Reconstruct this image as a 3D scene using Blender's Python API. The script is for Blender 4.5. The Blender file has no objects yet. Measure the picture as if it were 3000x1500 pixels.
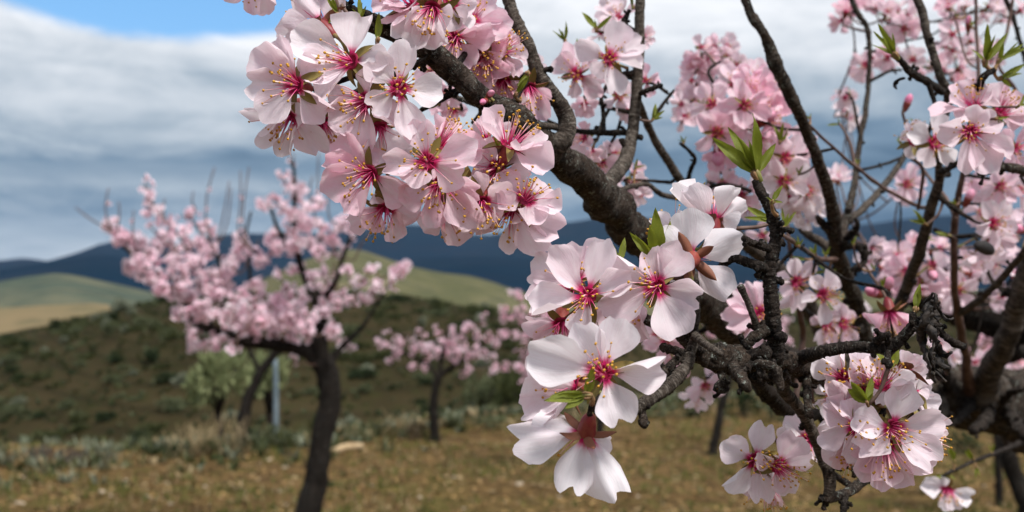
import bpy, math, random
from mathutils import Vector, Matrix, noise
R = math.radians
rnd = random.Random(7)
S = bpy.context.scene
COL = S.collection

# ------------------------------------------------------------------ camera
FPX = 3217.0                      # focal length in pixels of the 3000 px wide photograph
PITCH = math.atan(40.0 / FPX)     # horizon lies 40 px below the middle
CAM = Vector((0, 0, 1.5))
FWD = Vector((0, math.cos(PITCH), math.sin(PITCH)))
UP = Vector((0, -math.sin(PITCH), math.cos(PITCH)))
RT = Vector((1, 0, 0))
cd = bpy.data.cameras.new('camera')
cam = bpy.data.objects.new('camera', cd)
COL.objects.link(cam)
cam.location = CAM
cam.rotation_euler = (math.pi / 2 + PITCH, 0, 0)
cd.sensor_width = 36.0
cd.lens = FPX / 3000 * 36
cd.clip_start = 0.02
cd.clip_end = 30000
cd.dof.use_dof = True
cd.dof.focus_distance = 0.475
cd.dof.aperture_fstop = cd.lens / 2.9
S.camera = cam

# ------------------------------------------------------------------ world, sun, exposure
SUN_EL, SUN_AZ = R(58), R(142)      # azimuth clockwise from +Y: behind the camera, to the right
w = bpy.data.worlds.new('World')
S.world = w
w.use_nodes = True
nt = w.node_tree
nt.nodes.clear()


class NT:
    """small helper to wire shader nodes"""
    def __init__(s, tree): s.t = tree
    def n(s, kind, **kw):
        o = s.t.nodes.new('ShaderNode' + kind)
        for k, v in kw.items(): setattr(o, k, v)
        return o
    def link(s, a, b): s.t.links.new(a, b)
    def put(s, sock, v):
        if isinstance(v, bpy.types.NodeSocket): s.link(v, sock)
        elif v is not None: sock.default_value = v
    def m(s, op, a, b=None, c=None, clamp=False):
        o = s.n('Math', operation=op, use_clamp=clamp)
        s.put(o.inputs[0], a); s.put(o.inputs[1], b); s.put(o.inputs[2], c)
        return o.outputs[0]
    def mix(s, f, a, b, blend='MIX'):
        o = s.n('Mix', data_type='RGBA', blend_type=blend)
        s.put(o.inputs[0], f)
        for i, v in ((6, a), (7, b)):
            if isinstance(v, tuple) and len(v) == 3: v = v + (1,)
            s.put(o.inputs[i], v)
        return o.outputs[2]
    def noise(s, vec, scale, detail=4, rough=.55, dist=0):
        o = s.n('TexNoise')
        s.put(o.inputs['Vector'], vec)
        o.inputs['Scale'].default_value = scale
        o.inputs['Detail'].default_value = detail
        o.inputs['Roughness'].default_value = rough
        o.inputs['Distortion'].default_value = dist
        return o.outputs[0]
    def ramp(s, fac, stops, interp='LINEAR'):
        o = s.n('ValToRGB')
        cr = o.color_ramp
        cr.interpolation = interp
        while len(cr.elements) < len(stops): cr.elements.new(.5)
        for e, (p, c) in zip(cr.elements, stops):
            e.position = p
            e.color = (c, c, c, 1) if not isinstance(c, tuple) else (c + (1,) if len(c) == 3 else c)
        s.put(o.inputs[0], fac)
        return o.outputs[0]
    def sstep(s, v, a, b):
        o = s.n('MapRange', interpolation_type='SMOOTHSTEP')
        s.put(o.inputs[0], v)
        o.inputs[1].default_value = a; o.inputs[2].default_value = b
        return o.outputs[0]


k = NT(nt)
tc = k.n('TexCoord')
sep = k.n('SeparateXYZ'); k.link(tc.outputs['Generated'], sep.inputs[0])
DX, DY, DZ = sep.outputs
el = k.m('MULTIPLY', k.m('ARCSINE', DZ), 57.2958)
az = k.m('MULTIPLY', k.m('ARCTAN2', DX, DY), 57.2958)
sky = k.n('TexSky', sky_type='NISHITA', sun_disc=False, sun_elevation=SUN_EL, sun_rotation=SUN_AZ,
          altitude=400, air_density=1.0, dust_density=.3, ozone_density=2.5)
skyc = k.n('VectorMath', operation='SCALE')
k.link(sky.outputs[0], skyc.inputs[0]); skyc.inputs[3].default_value = 0.125
# cloud texture: streaks stretched along the horizon, finer towards it
comb = k.n('CombineXYZ')
den = k.m('ADD', k.m('MAXIMUM', DZ, 0.0), 0.07)
k.put(comb.inputs[0], k.m('DIVIDE', DX, den)); k.put(comb.inputs[1], k.m('DIVIDE', DY, den))
n_big = k.noise(comb.outputs[0], 0.33, 5, .55, .5)
comb2 = k.n('CombineXYZ')
k.put(comb2.inputs[0], k.m('MULTIPLY', az, .055)); k.put(comb2.inputs[1], k.m('MULTIPLY', k.m('ADD', el, k.m('MULTIPLY', az, .035)), .50))
n_str = k.noise(comb2.outputs[0], 1.0, 6, .55, .35)
comb3 = k.n('CombineXYZ')
k.put(comb3.inputs[0], k.m('MULTIPLY', az, .075)); k.put(comb3.inputs[1], k.m('MULTIPLY', el, .20)); comb3.inputs[2].default_value = 4.3
n_puff = k.noise(comb3.outputs[0], 1.6, 8, .62, .4)
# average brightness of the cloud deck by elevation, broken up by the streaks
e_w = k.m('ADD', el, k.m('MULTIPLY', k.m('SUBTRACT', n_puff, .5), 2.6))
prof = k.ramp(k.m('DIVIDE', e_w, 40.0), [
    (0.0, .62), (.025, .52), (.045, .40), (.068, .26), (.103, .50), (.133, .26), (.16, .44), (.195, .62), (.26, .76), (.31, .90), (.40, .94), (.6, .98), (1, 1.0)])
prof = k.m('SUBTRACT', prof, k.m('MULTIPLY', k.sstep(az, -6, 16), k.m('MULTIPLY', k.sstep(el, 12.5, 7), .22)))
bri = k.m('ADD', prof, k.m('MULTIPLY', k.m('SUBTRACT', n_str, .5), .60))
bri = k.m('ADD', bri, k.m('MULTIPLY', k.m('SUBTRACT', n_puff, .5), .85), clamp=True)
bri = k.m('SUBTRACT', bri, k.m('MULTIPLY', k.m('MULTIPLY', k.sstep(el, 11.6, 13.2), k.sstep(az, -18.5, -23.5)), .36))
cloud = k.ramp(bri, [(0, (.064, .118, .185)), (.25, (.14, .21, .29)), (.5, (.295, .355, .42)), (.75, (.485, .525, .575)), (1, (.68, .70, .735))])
# gaps of blue between the clouds: one over the valley, others by noise higher up
gx = k.m('DIVIDE', k.m('ADD', az, 17.0), 14.5)
gy = k.m('DIVIDE', k.m('SUBTRACT', el, 15.7), 5.0)
gd = k.m('SQRT', k.m('ADD', k.m('MULTIPLY', gx, gx), k.m('MULTIPLY', gy, gy)))
gd = k.m('ADD', gd, k.m('MULTIPLY', k.m('SUBTRACT', n_puff, .5), .32))
gap1 = k.m('SUBTRACT', 1.0, k.sstep(gd, .78, .94))
gap2 = k.m('MULTIPLY', k.sstep(n_big, .54, .64), k.sstep(el, 16, 22))
gap = k.m('MAXIMUM', gap1, gap2)
skyblue = k.mix(0.55, skyc.outputs[0], (.100, .345, .67))
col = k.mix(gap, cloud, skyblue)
# below the horizon the deck simply continues, dimmer
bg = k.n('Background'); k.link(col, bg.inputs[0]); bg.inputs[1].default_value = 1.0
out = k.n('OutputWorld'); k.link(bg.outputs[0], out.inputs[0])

ld = bpy.data.lights.new('sun', 'SUN')
ld.energy = 3.3
ld.angle = R(11)
ld.color = (1, .97, .935)
sun = bpy.data.objects.new('sun', ld)
COL.objects.link(sun)
sdir = Vector((math.sin(SUN_AZ) * math.cos(SUN_EL), math.cos(SUN_AZ) * math.cos(SUN_EL), math.sin(SUN_EL)))
sun.rotation_euler = (-sdir).to_track_quat('-Z', 'Y').to_euler()
sun.location = (3, -4, 8)

S.view_settings.view_transform = 'Standard'
S.view_settings.look = 'None'
S.view_settings.exposure = 0.50
S.view_settings.gamma = 1.0
S.cycles.use_denoising = True
S.cycles.max_bounces = 8
S.cycles.transmission_bounces = 6
S.cycles.volume_bounces = 1
S.cycles.volume_step_rate = 4


# ------------------------------------------------------------------ helpers
def P(px, py, d):
    """point at forward depth d seen at photograph pixel (px, py)"""
    return CAM + FWD * d + RT * ((px - 1500) / FPX * d) + UP * ((750 - py) / FPX * d)


def SV(fx, fy, fz):
    """direction from right / up / towards-the-viewer components"""
    return (RT * fx + UP * fy - FWD * fz).normalized()


CROPS = {'A': (680, 0, 2.577), 'B': (900, 280, 2.683), 'C': (1150, 0, 2.577), 'D': (1600, 0, 2.146), 'E': (2300, 0, 2.3),
         'I': (1500, 500, 2.576), 'H': (1480, 900, 2.3), 'G': (1900, 500, 1.982), 'J': (2100, 1000, 2.576),
         'F': (2400, 500, 2.147), 'T': (200, 450, 1.982), 'L': (0, 800, 1.84), 'M': (900, 700, 1.84), 'N': (1950, 100, 2.477),
         'Q': (2650, 0, 4.294), 'W': (2300, 600, 3.22)}


def cv(c, x, y):
    a, b, s = CROPS[c]
    return a + x / s, b + y / s


def tag(o, label=None, cat=None, group=None, kind=None):
    if label: o['label'] = label
    if cat: o['category'] = cat
    if group: o['group'] = group
    if kind: o['kind'] = kind
    return o


def mesh(name, verts, faces, mats, mi=None, uv=None, smooth=True):
    me = bpy.data.meshes.new(name)
    me.from_pydata([tuple(v) for v in verts], [], faces)
    for m in (mats if isinstance(mats, (list, tuple)) else [mats]): me.materials.append(m)
    if mi: me.polygons.foreach_set('material_index', mi)
    if smooth: me.polygons.foreach_set('use_smooth', [True] * len(me.polygons))
    if uv:
        l = me.uv_layers.new(name='UVMap')
        idx = [0] * len(me.loops)
        me.loops.foreach_get('vertex_index', idx)
        flat = []
        for i in idx: flat += uv[i]
        l.data.foreach_set('uv', flat)
    me.update()
    return me


def obj(name, me, parent=None, loc=None, mat=None):
    o = bpy.data.objects.new(name, me)
    COL.objects.link(o)
    if parent: o.parent = parent
    if mat is not None: o.matrix_local = mat
    elif loc is not None: o.location = loc
    return o


def empty(name, loc):
    o = bpy.data.objects.new(name, None)
    o.empty_display_size = .05
    COL.objects.link(o)
    o.location = loc
    return o


class MB:
    """collects vertices, faces, material indices and uvs"""
    def __init__(s): s.v, s.f, s.mi, s.uv = [], [], [], []
    def add(s, v, f, mi=0, uv=None):
        b = len(s.v)
        s.v += v
        s.f += [tuple(i + b for i in q) for q in f]
        s.mi += [mi] * len(f)
        s.uv += uv if uv else [(0, 0)] * len(v)
    def mesh(s, name, mats, smooth=True): return mesh(name, s.v, s.f, mats, s.mi, s.uv, smooth)


def catmull(pts, rad, step):
    """resample a polyline and its radii along a Catmull-Rom curve"""
    n = len(pts)
    op, orr = [], []
    for i in range(n - 1):
        p0, p1, p2, p3 = pts[max(i - 1, 0)], pts[i], pts[i + 1], pts[min(i + 2, n - 1)]
        L = (p2 - p1).length
        m = max(2, int(L / step))
        for j in range(m):
            t = j / m
            t2, t3 = t * t, t * t * t
            op.append(.5 * ((2 * p1) + (p2 - p0) * t + (2 * p0 - 5 * p1 + 4 * p2 - p3) * t2 + (3 * p1 - p0 - 3 * p2 + p3) * t3))
            ts = t * t * (3 - 2 * t)
            orr.append(rad[i] * (1 - ts) + rad[i + 1] * ts)
    op.append(pts[-1].copy()); orr.append(rad[-1])
    return op, orr


def tube(mb, pts, rad, sides=8, bump=0.0, freq=1.0, rings=0.0, seed=0, mi=0, cap=True, uv0=0.0, uv1=1.0):
    """tapered tube through points; bump = relative radius noise, rings = relative cross wrinkles"""
    n = len(pts)
    tang = [(pts[min(i + 1, n - 1)] - pts[max(i - 1, 0)]).normalized() for i in range(n)]
    a = Vector((0, 0, 1)) if abs(tang[0].z) < .9 else Vector((1, 0, 0))
    u = (a - tang[0] * a.dot(tang[0])).normalized()
    v, uvs = [], []
    s0 = Vector((seed * 3.7, seed * 1.3, 0))
    for i in range(n):
        t = tang[i]
        u = u - t * u.dot(t)
        u = u.normalized() if u.length > 1e-6 else t.orthogonal().normalized()
        b = t.cross(u)
        wr = 1 + rings * (noise.noise(Vector((i * .9 + seed * 11.1, 0, 0))))
        for j in range(sides):
            an = 2 * math.pi * j / sides
            d = u * math.cos(an) + b * math.sin(an)
            r = rad[i] * wr
            if bump:
                q = (pts[i] + d * rad[i]) * freq + s0
                r *= 1 + bump * (noise.noise(q) * .7 + .75 * noise.noise(q * 2.7) + .7 * noise.noise(q * 6.3) + .6 * noise.noise(q * 15.1))
            v.append(pts[i] + d * r)
            uvs.append((uv0 + (uv1 - uv0) * i / max(n - 1, 1), j / sides))
    f = []
    for i in range(n - 1):
        for j in range(sides):
            j2 = (j + 1) % sides
            f.append((i * sides + j, i * sides + j2, (i + 1) * sides + j2, (i + 1) * sides + j))
    if cap:
        for e, i in ((0, 0), (1, n - 1)):
            c = len(v)
            v.append(pts[i] + tang[i] * rad[i] * (.5 if e else -.5)); uvs.append((uv1 if e else uv0, 0))
            for j in range(sides):
                j2 = (j + 1) % sides
                q = (i * sides + j, i * sides + j2, c)
                f.append(q if e else q[::-1])
    mb.add(v, f, mi, uvs)


# ------------------------------------------------------------------ materials
def material(name):
    m = bpy.data.materials.new(name)
    m.use_nodes = True
    m.node_tree.nodes.clear()
    q = NT(m.node_tree)
    q.out = q.n('OutputMaterial')
    return m, q


def pbsdf(q, color, rough=.7, spec=.3, normal=None):
    b = q.n('BsdfPrincipled')
    if isinstance(color, tuple) and len(color) == 3: color = color + (1,)
    q.put(b.inputs['Base Color'], color)
    q.put(b.inputs['Roughness'], rough)
    b.inputs['Specular IOR Level'].default_value = spec
    if normal is not None: q.link(normal, b.inputs['Normal'])
    return b


def bump(q, h, strength, dist):
    o = q.n('Bump')
    q.put(o.inputs['Height'], h)
    o.inputs['Strength'].default_value = strength
    o.inputs['Distance'].default_value = dist
    return o.outputs[0]


def mat_petal():
    m, q = material('petal')
    uv = q.n('UVMap'); uv.uv_map = 'UVMap'
    s = q.n('SeparateXYZ'); q.link(uv.outputs[0], s.inputs[0])
    u, v = s.outputs[0], s.outputs[1]
    info = q.n('ObjectInfo')
    # veins fan out from the claw
    cb = q.n('CombineXYZ')
    q.put(cb.inputs[0], q.m('MULTIPLY', u, 1.6)); q.put(cb.inputs[1], q.m('MULTIPLY', v, 17)); q.put(cb.inputs[2], q.m('MULTIPLY', info.outputs['Random'], 40))
    vein = q.noise(cb.outputs[0], 1.0, 3, .6, .4)
    cb2 = q.n('CombineXYZ')
    q.put(cb2.inputs[0], q.m('MULTIPLY', u, 2.2)); q.put(cb2.inputs[1], q.m('MULTIPLY', v, 2.0)); q.put(cb2.inputs[2], q.m('MULTIPLY', info.outputs['Random'], 90))
    patch = q.noise(cb2.outputs[0], 1.0, 3, .5)
    base = q.mix(q.m('MULTIPLY', q.sstep(patch, .42, .72), .5), info.outputs['Color'], (.93, .885, .90))
    base = q.mix(q.m('MULTIPLY', q.sstep(vein, .45, .7), .15), base, (.80, .52, .60))
    # magenta at the claw
    uu = q.m('ADD', u, q.m('MULTIPLY', q.m('SUBTRACT', vein, .5), .13))
    g1 = q.m('SUBTRACT', 1.0, q.sstep(uu, .08, .32))
    base = q.mix(q.m('MULTIPLY', g1, .5), base, (.86, .26, .46))
    g2 = q.m('SUBTRACT', 1.0, q.sstep(uu, .06, .22))
    base = q.mix(g2, base, (.70, .014, .16))
    nrm = bump(q, q.m('ADD', q.m('MULTIPLY', vein, .45), q.m('MULTIPLY', patch, 1.6)), .4, .0009)
    b = pbsdf(q, base, .55, .25, nrm)
    b.inputs['Sheen Weight'].default_value = .15
    tr = q.n('BsdfTranslucent'); q.link(base, tr.inputs[0]); q.link(nrm, tr.inputs['Normal'])
    mx = q.n('MixShader'); mx.inputs[0].default_value = .44
    q.link(b.outputs[0], mx.inputs[1]); q.link(tr.outputs[0], mx.inputs[2])
    q.link(mx.outputs[0], q.out.inputs[0])
    return m


def mat_simple(name, a, b_, scale, rough=.6, spec=.3, transl=0.0, bumpd=0.0, detail=4):
    """two-tone noise colour on object space"""
    m, q = material(name)
    t = q.n('TexCoord'); info = q.n('ObjectInfo')
    ad = q.n('VectorMath', operation='ADD'); q.link(t.outputs['Object'], ad.inputs[0])
    sc = q.n('VectorMath', operation='SCALE'); sc.inputs[0].default_value = (31, 17, 23); q.link(info.outputs['Random'], sc.inputs[3])
    q.link(sc.outputs[0], ad.inputs[1])
    n = q.noise(ad.outputs[0], scale, detail)
    c = q.mix(q.sstep(n, .35, .65), a, b_)
    nr = bump(q, n, .6, bumpd) if bumpd else None
    b = pbsdf(q, c, rough, spec, nr)
    if transl:
        tr = q.n('BsdfTranslucent'); q.link(c, tr.inputs[0])
        mx = q.n('MixShader'); mx.inputs[0].default_value = transl
        q.link(b.outputs[0], mx.inputs[1]); q.link(tr.outputs[0], mx.inputs[2])
        q.link(mx.outputs[0], q.out.inputs[0])
    else: q.link(b.outputs[0], q.out.inputs[0])
    return m


def mat_filament():
    m, q = material('filament')
    uv = q.n('UVMap'); uv.uv_map = 'UVMap'
    s = q.n('SeparateXYZ'); q.link(uv.outputs[0], s.inputs[0])
    c = q.ramp(s.outputs[0], [(0, (.60, .012, .13)), (.35, (.74, .10, .27)), (.75, (.85, .50, .52)), (1, (.85, .62, .42))])
    b = pbsdf(q, c, .5, .3)
    q.link(b.outputs[0], q.out.inputs[0])
    return m


def mat_bark(name, dark, mid, light, scale, lichen=.5, bd=.0012, orange=True, bands=.5):
    m, q = material(name)
    t = q.n('TexCoord')
    g = q.n('NewGeometry')
    pos = g.outputs['Position']
    n1 = q.noise(pos, scale, 6, .65)
    n2 = q.noise(pos, scale * 4.5, 5, .7, .3)
    vo = q.n('TexVoronoi', feature='DISTANCE_TO_EDGE'); q.link(pos, vo.inputs['Vector']); vo.inputs['Scale'].default_value = scale * 3.2
    crack = q.sstep(vo.outputs[0], 0.0, .10)
    c = q.mix(q.sstep(n1, .36, .60), dark, mid)
    c = q.mix(q.m('MULTIPLY', q.sstep(n2, .53, .68), .65), c, light)
    c = q.mix(q.m('MULTIPLY', q.sstep(n2, .47, .36), .75), c, (dark[0] * .5, dark[1] * .5, dark[2] * .5))
    c = q.mix(q.m('MULTIPLY', q.m('SUBTRACT', 1.0, crack), .15), c, (dark[0] * .5, dark[1] * .5, dark[2] * .5))
    # cross bands of young bark run round the stem (u counts stem radii along it)
    uv = q.n('UVMap'); uv.uv_map = 'UVMap'
    su = q.n('SeparateXYZ'); q.link(uv.outputs[0], su.inputs[0])
    cu = q.n('CombineXYZ')
    q.put(cu.inputs[0], q.m('MULTIPLY', su.outputs[0], 2.6)); q.put(cu.inputs[1], q.m('MULTIPLY', q.m('PINGPONG', su.outputs[1], .5), 3.0))
    ring = q.noise(cu.outputs[0], 1.0, 4, .65, .5)
    c = q.mix(q.m('MULTIPLY', q.sstep(ring, .50, .68), bands), c, light)
    c = q.mix(q.m('MULTIPLY', q.sstep(ring, .48, .30), bands), c, (dark[0] * .6, dark[1] * .6, dark[2] * .6))
    n3 = q.noise(pos, scale * 2.6, 5, .75, .6)
    lic = q.m('MULTIPLY', q.sstep(n3, .66 - .12 * lichen, .72 - .10 * lichen), q.sstep(n2, .38, .52))
    c = q.mix(q.m('MULTIPLY', lic, .85), c, (.40, .43, .37))
    h = q.m('ADD', q.m('MULTIPLY', n2, 1.5), q.m('MULTIPLY', ring, .8))
    h = q.m('ADD', h, q.m('MULTIPLY', lic, .3))
    if orange:
        n4 = q.noise(pos, scale * 2.1, 4, .7)
        c = q.mix(q.m('MULTIPLY', q.sstep(n4, .735, .76), .8), c, (.50, .20, .02))
    b = pbsdf(q, c, .88, .15, bump(q, h, 1.0, bd))
    q.link(b.outputs[0], q.out.inputs[0])
    return m


M_PETAL = mat_petal()
M_SEPIN = mat_simple('sepal_inside', (.16, .17, .03), (.24, .13, .05), 300, .5)
M_SEPOUT = mat_simple('sepal_outside', (.20, .045, .04), (.26, .13, .06), 250, .55)
M_CALYX = mat_simple('calyx', (.20, .018, .026), (.27, .06, .04), 200, .45, .35)
M_THROAT = mat_simple('flower_throat', (.22, .004, .03), (.32, .01, .06), 400, .5)
M_FIL = mat_filament()
M_ANTHER = mat_simple('anther', (.62, .33, .035), (.46, .21, .02), 900, .6)
M_BUD = mat_simple('bud_petal', (.74, .20, .36), (.84, .42, .54), 120, .5, .3, .2)
M_LEAF = mat_simple('leaf', (.135, .175, .011), (.26, .28, .028), 140, .42, .45, .42, .0003)
M_LEAFTIP = mat_simple('young_leaf', (.20, .21, .03), (.27, .14, .06), 160, .45, .4, .3)
M_SCALE = mat_simple('bud_scale', (.20, .10, .045), (.36, .22, .10), 250, .6)
M_PEDI = mat_simple('pedicel', (.19, .20, .05), (.24, .12, .06), 200, .5)
M_BARK = mat_bark('bark', (.016, .011, .008), (.066, .045, .032), (.19, .16, .135), 130, .85, .0020, bands=.5)
M_BARKD = mat_bark('dark_bark', (.010, .007, .006), (.036, .025, .019), (.135, .115, .10), 170, .55, .0018, bands=.5)
M_BARKB = mat_bark('smooth_bark', (.032, .024, .018), (.10, .078, .062), (.25, .215, .18), 105, .35, .0016, bands=.7)
M_BARKT = mat_bark('trunk_bark', (.006, .005, .004), (.022, .016, .012), (.075, .062, .052), 48, .45, .006, bands=.25)
M_TWIG = mat_simple('twig_bark', (.075, .038, .028), (.14, .085, .066), 120, .6, .3, 0, .0005)
M_DRIED = mat_simple('dried_leaf', (.010, .008, .007), (.042, .032, .026), 320, .65, .3, 0, .0016)
M_NUT = mat_simple('dried_hull', (.025, .021, .020), (.055, .046, .042), 160, .55, .4, 0, .0006)


# ------------------------------------------------------------------ terrain
def lerp_table(tab, x):
    if x <= tab[0][0]: return tab[0][1]
    for (a, va), (b, vb) in zip(tab, tab[1:]):
        if x <= b: 
            t = (x - a) / (b - a)
            return va + (vb - va) * t
    return tab[-1][1]


EDGE = [(-800, 9.2), (0, 8.8), (600, 9.0), (1000, 9.8), (1500, 11.4), (2000, 12.4), (3000, 12.8), (3800, 13)]


def ground_z(x, y):
    """almost level orchard floor that breaks off into the valley"""
    z = .035 * noise.noise(Vector((x * .7, y * .7, 0))) + .012 * noise.noise(Vector((x * 3.1, y * 3.1, 5)))
    if y > 1:
        px = 1500 + FPX * x / y
        e = lerp_table(EDGE, px) + .5 * noise.noise(Vector((x * .35, y * .05, 2)))
        s = y - e
        if s > 0: z -= min(.16 * s * s / (s + 1.2) + .10 * s * min(1, s / 8), 17.5 + max(0, min(y - 140, 1200)) * .1)
    return z


def terrain(name, zf, ys, xs_t, mat, label=None):
    """sheet on a fan of directions (xs_t = tangent of azimuth) and forward depths ys"""
    v, f = [], []
    for y in ys:
        for t in xs_t:
            v.append((t * y, y, zf(t, y)))
    n = len(xs_t)
    for i in range(len(ys) - 1):
        for j in range(n - 1):
            f.append((i * n + j, i * n + j + 1, (i + 1) * n + j + 1, (i + 1) * n + j))
    o = obj(name, mesh(name, v, f, mat))
    tag(o, kind='structure')
    if label: o['label'] = label
    return o


def mat_ground():
    m, q = material('orchard_soil')
    g = q.n('NewGeometry'); pos = g.outputs['Position']
    n1 = q.noise(pos, .9, 5, .6); n2 = q.noise(pos, 7, 6, .7); n3 = q.noise(pos, 26, 4, .7); n4 = q.noise(pos, 2.6, 4, .6)
    c = q.mix(q.sstep(n2, .35, .66), (.047, .029, .012), (.142, .088, .034))
    c = q.mix(q.m('MULTIPLY', q.sstep(n3, .52, .68), .75), c, (.22, .135, .065))
    c = q.mix(q.m('MULTIPLY', q.sstep(n4, .50, .64), .6), c, (.060, .062, .014))
    c = q.mix(q.m('MULTIPLY', q.sstep(n1, .5, .68), .4), c, (.10, .080, .022))
    b = pbsdf(q, c, .95, .05, bump(q, q.m('ADD', n2, q.m('MULTIPLY', n3, .4)), .8, .04))
    q.link(b.outputs[0], q.out.inputs[0])
    return m


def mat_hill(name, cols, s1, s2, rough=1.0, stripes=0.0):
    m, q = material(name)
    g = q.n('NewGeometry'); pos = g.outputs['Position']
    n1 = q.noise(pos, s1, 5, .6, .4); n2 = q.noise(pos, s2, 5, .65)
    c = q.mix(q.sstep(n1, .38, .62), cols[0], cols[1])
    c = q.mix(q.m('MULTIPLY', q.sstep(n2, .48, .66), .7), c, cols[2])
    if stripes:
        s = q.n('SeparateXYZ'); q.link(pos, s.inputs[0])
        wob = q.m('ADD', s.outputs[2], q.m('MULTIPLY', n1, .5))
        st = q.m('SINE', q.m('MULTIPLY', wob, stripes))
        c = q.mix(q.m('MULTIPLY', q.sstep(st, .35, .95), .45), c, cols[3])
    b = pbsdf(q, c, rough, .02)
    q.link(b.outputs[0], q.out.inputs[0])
    return m


M_SOIL = mat_ground()
M_SLOPE = mat_hill('hillside_scrub', [(.026, .021, .010), (.041, .031, .015), (.027, .029, .010), (.015, .014, .007)], .08, .6, 1, 5.5)
M_GREENHILL = mat_hill('grassy_hill', [(.082, .082, .040), (.125, .112, .060), (.046, .054, .030)], .014, .06)
M_PALEHILL = mat_hill('pale_hill', [(.062, .078, .056), (.115, .112, .072), (.034, .050, .042)], .010, .03)
M_TAN = mat_hill('dry_field', [(.18, .135, .075), (.15, .122, .066), (.10, .09, .05)], .02, .06)
M_MOUNT = mat_hill('mountain', [(.0005, .0115, .027), (.001, .013, .028), (.007, .013, .025)], .0016, .005)  # blue of distant air and dark of cloud shadow put into the base colour

# ground sheet: fine rows near by, then ever coarser ones to the horizon
def ground_sheet():
    rs = [.0]
    r = .5
    while r < 22: rs.append(r); r *= 1.035
    while r < 9500: rs.append(r); r *= 1.3
    na = 240
    v = [(0, 0, ground_z(0, 0))]
    for r in rs[1:]:
        for i in range(na):
            a = 2 * math.pi * i / na
            # more columns in front than behind
            a = math.pi * math.copysign(abs((a - math.pi) / math.pi) ** 1.7, a - math.pi)
            x, y = r * math.sin(a), r * math.cos(a)
            v.append((x, y, ground_z(x, y) if r < 300 or y > 1 else 0.0))
    f = []
    for i in range(na): f.append((0, 1 + (i + 1) % na, 1 + i))
    for k_ in range(len(rs) - 2):
        b = 1 + k_ * na
        for i in range(na):
            j = (i + 1) % na
            f.append((b + i, b + j, b + na + j, b + na + i))
    o = obj('ground', mesh('ground', v, f, M_SOIL))
    tag(o, 'brown stony orchard floor with dry litter and green weeds', kind='structure')


ground_sheet()


def crest_fn(tab, dc, df, zf, db, zb, amp, fr, terr=0.0, gam=1.0):
    """height field that rises from (df, zf) to a crest line at depth dc read from the photograph, then falls to (db, zb)"""
    def z(t, y):
        px = 1500 + FPX * t
        zc = CAM.z + (790 - lerp_table(tab, px)) / FPX * dc
        if y <= dc:
            s = (y - df) / (dc - df)
            s = max(0, s) ** gam
            zz = zf + (zc - zf) * (s * (1.55 - .55 * s * s))  / 1.0
            env = min(1, max(0, (dc - y) / (dc - df) * 4))
        else:
            s = min(1, (y - dc) / (db - dc))
            zz = zc + (zb - zc) * s * s
            env = min(1, s * 2)
        q = Vector((t * y * fr, y * fr, 3.3))
        zz += amp * env * (noise.noise(q) + .5 * noise.noise(q * 2.3))
        if terr and y < dc:
            ph = zz / terr
            fl = math.floor(ph); fr_ = ph - fl
            zz = (fl + (fr_ ** 3)) * terr * .5 + zz * .5
        return zz
    return z


def span(a, b, n): return [a + (b - a) * i / (n - 1) for i in range(n)]


T_SLOPE = [(-1200, 1040), (-300, 1000), (0, 985), (81, 968), (141, 958), (217, 936), (304, 914), (380, 898), (462, 881), (600, 868), (800, 858),
           (1000, 858), (1112, 866), (1183, 863), (1280, 882), (1351, 896), (1422, 904), (1471, 915), (1700, 935), (2000, 930), (2400, 915), (3000, 900), (4000, 890)]
slope_z = crest_fn(T_SLOPE, 150, 42, -17.2, 260, -40, .8, .03, 1.3)
terrain('terraced_hillside', slope_z, span(42, 150, 120) + span(154, 260, 14), span(-.85, .85, 150), M_SLOPE,
        'dark scrubby terraced hillside across the little valley')
T_TAN = [(-1000, 930), (0, 903), (150, 893), (300, 888), (360, 900), (460, 905), (700, 930), (1200, 960), (1700, 960), (3000, 960), (4000, 960)]
terrain('dry_field', crest_fn(T_TAN, 420, 262, -42, 520, -60, 1.0, .01), span(262, 420, 40) + span(425, 520, 8), span(-.85, .85, 110), M_TAN,
        'sunlit tan field beyond the dark hillside')
T_PALE = [(-1000, 850), (-300, 840), (0, 826), (80, 812), (170, 801), (230, 808), (330, 830), (400, 846), (470, 862), (640, 880), (1200, 900), (4000, 900)]
terrain('pale_hill', crest_fn(T_PALE, 1100, 525, -62, 1350, -90, 4.0, .006), span(525, 1100, 60) + span(1110, 1350, 8), span(-.85, .85, 130), M_PALEHILL,
        'rounded pale green hill with tan patches')
T_GREEN = [(-1000, 935), (500, 915), (640, 880), (740, 835), (820, 795), (900, 762), (960, 742), (1010, 733), (1060, 736), (1120, 756), (1200, 782), (1290, 800),
           (1370, 808), (1430, 822), (1500, 848), (1600, 872), (1750, 885), (1900, 880), (2300, 860), (3000, 850), (4000, 850)]
terrain('grassy_hill', crest_fn(T_GREEN, 900, 522, -64, 1080, -80, 3.0, .008), span(522, 900, 60) + span(906, 1080, 8), span(-.85, .85, 150), M_GREENHILL,
        'sunlit grassy green hill with a smooth crest')
T_MID = [(-1000, 840), (0, 792), (150, 770), (260, 752), (330, 748), (420, 765), (520, 790), (700, 815), (900, 790), (1200, 760), (1400, 752), (1700, 770), (2100, 780), (2600, 760), (3000, 750), (4000, 740)]
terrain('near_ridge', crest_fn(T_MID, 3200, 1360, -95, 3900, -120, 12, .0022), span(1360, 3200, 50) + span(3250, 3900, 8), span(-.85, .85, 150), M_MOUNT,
        'dark blue lower ridge in cloud shadow')
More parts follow.
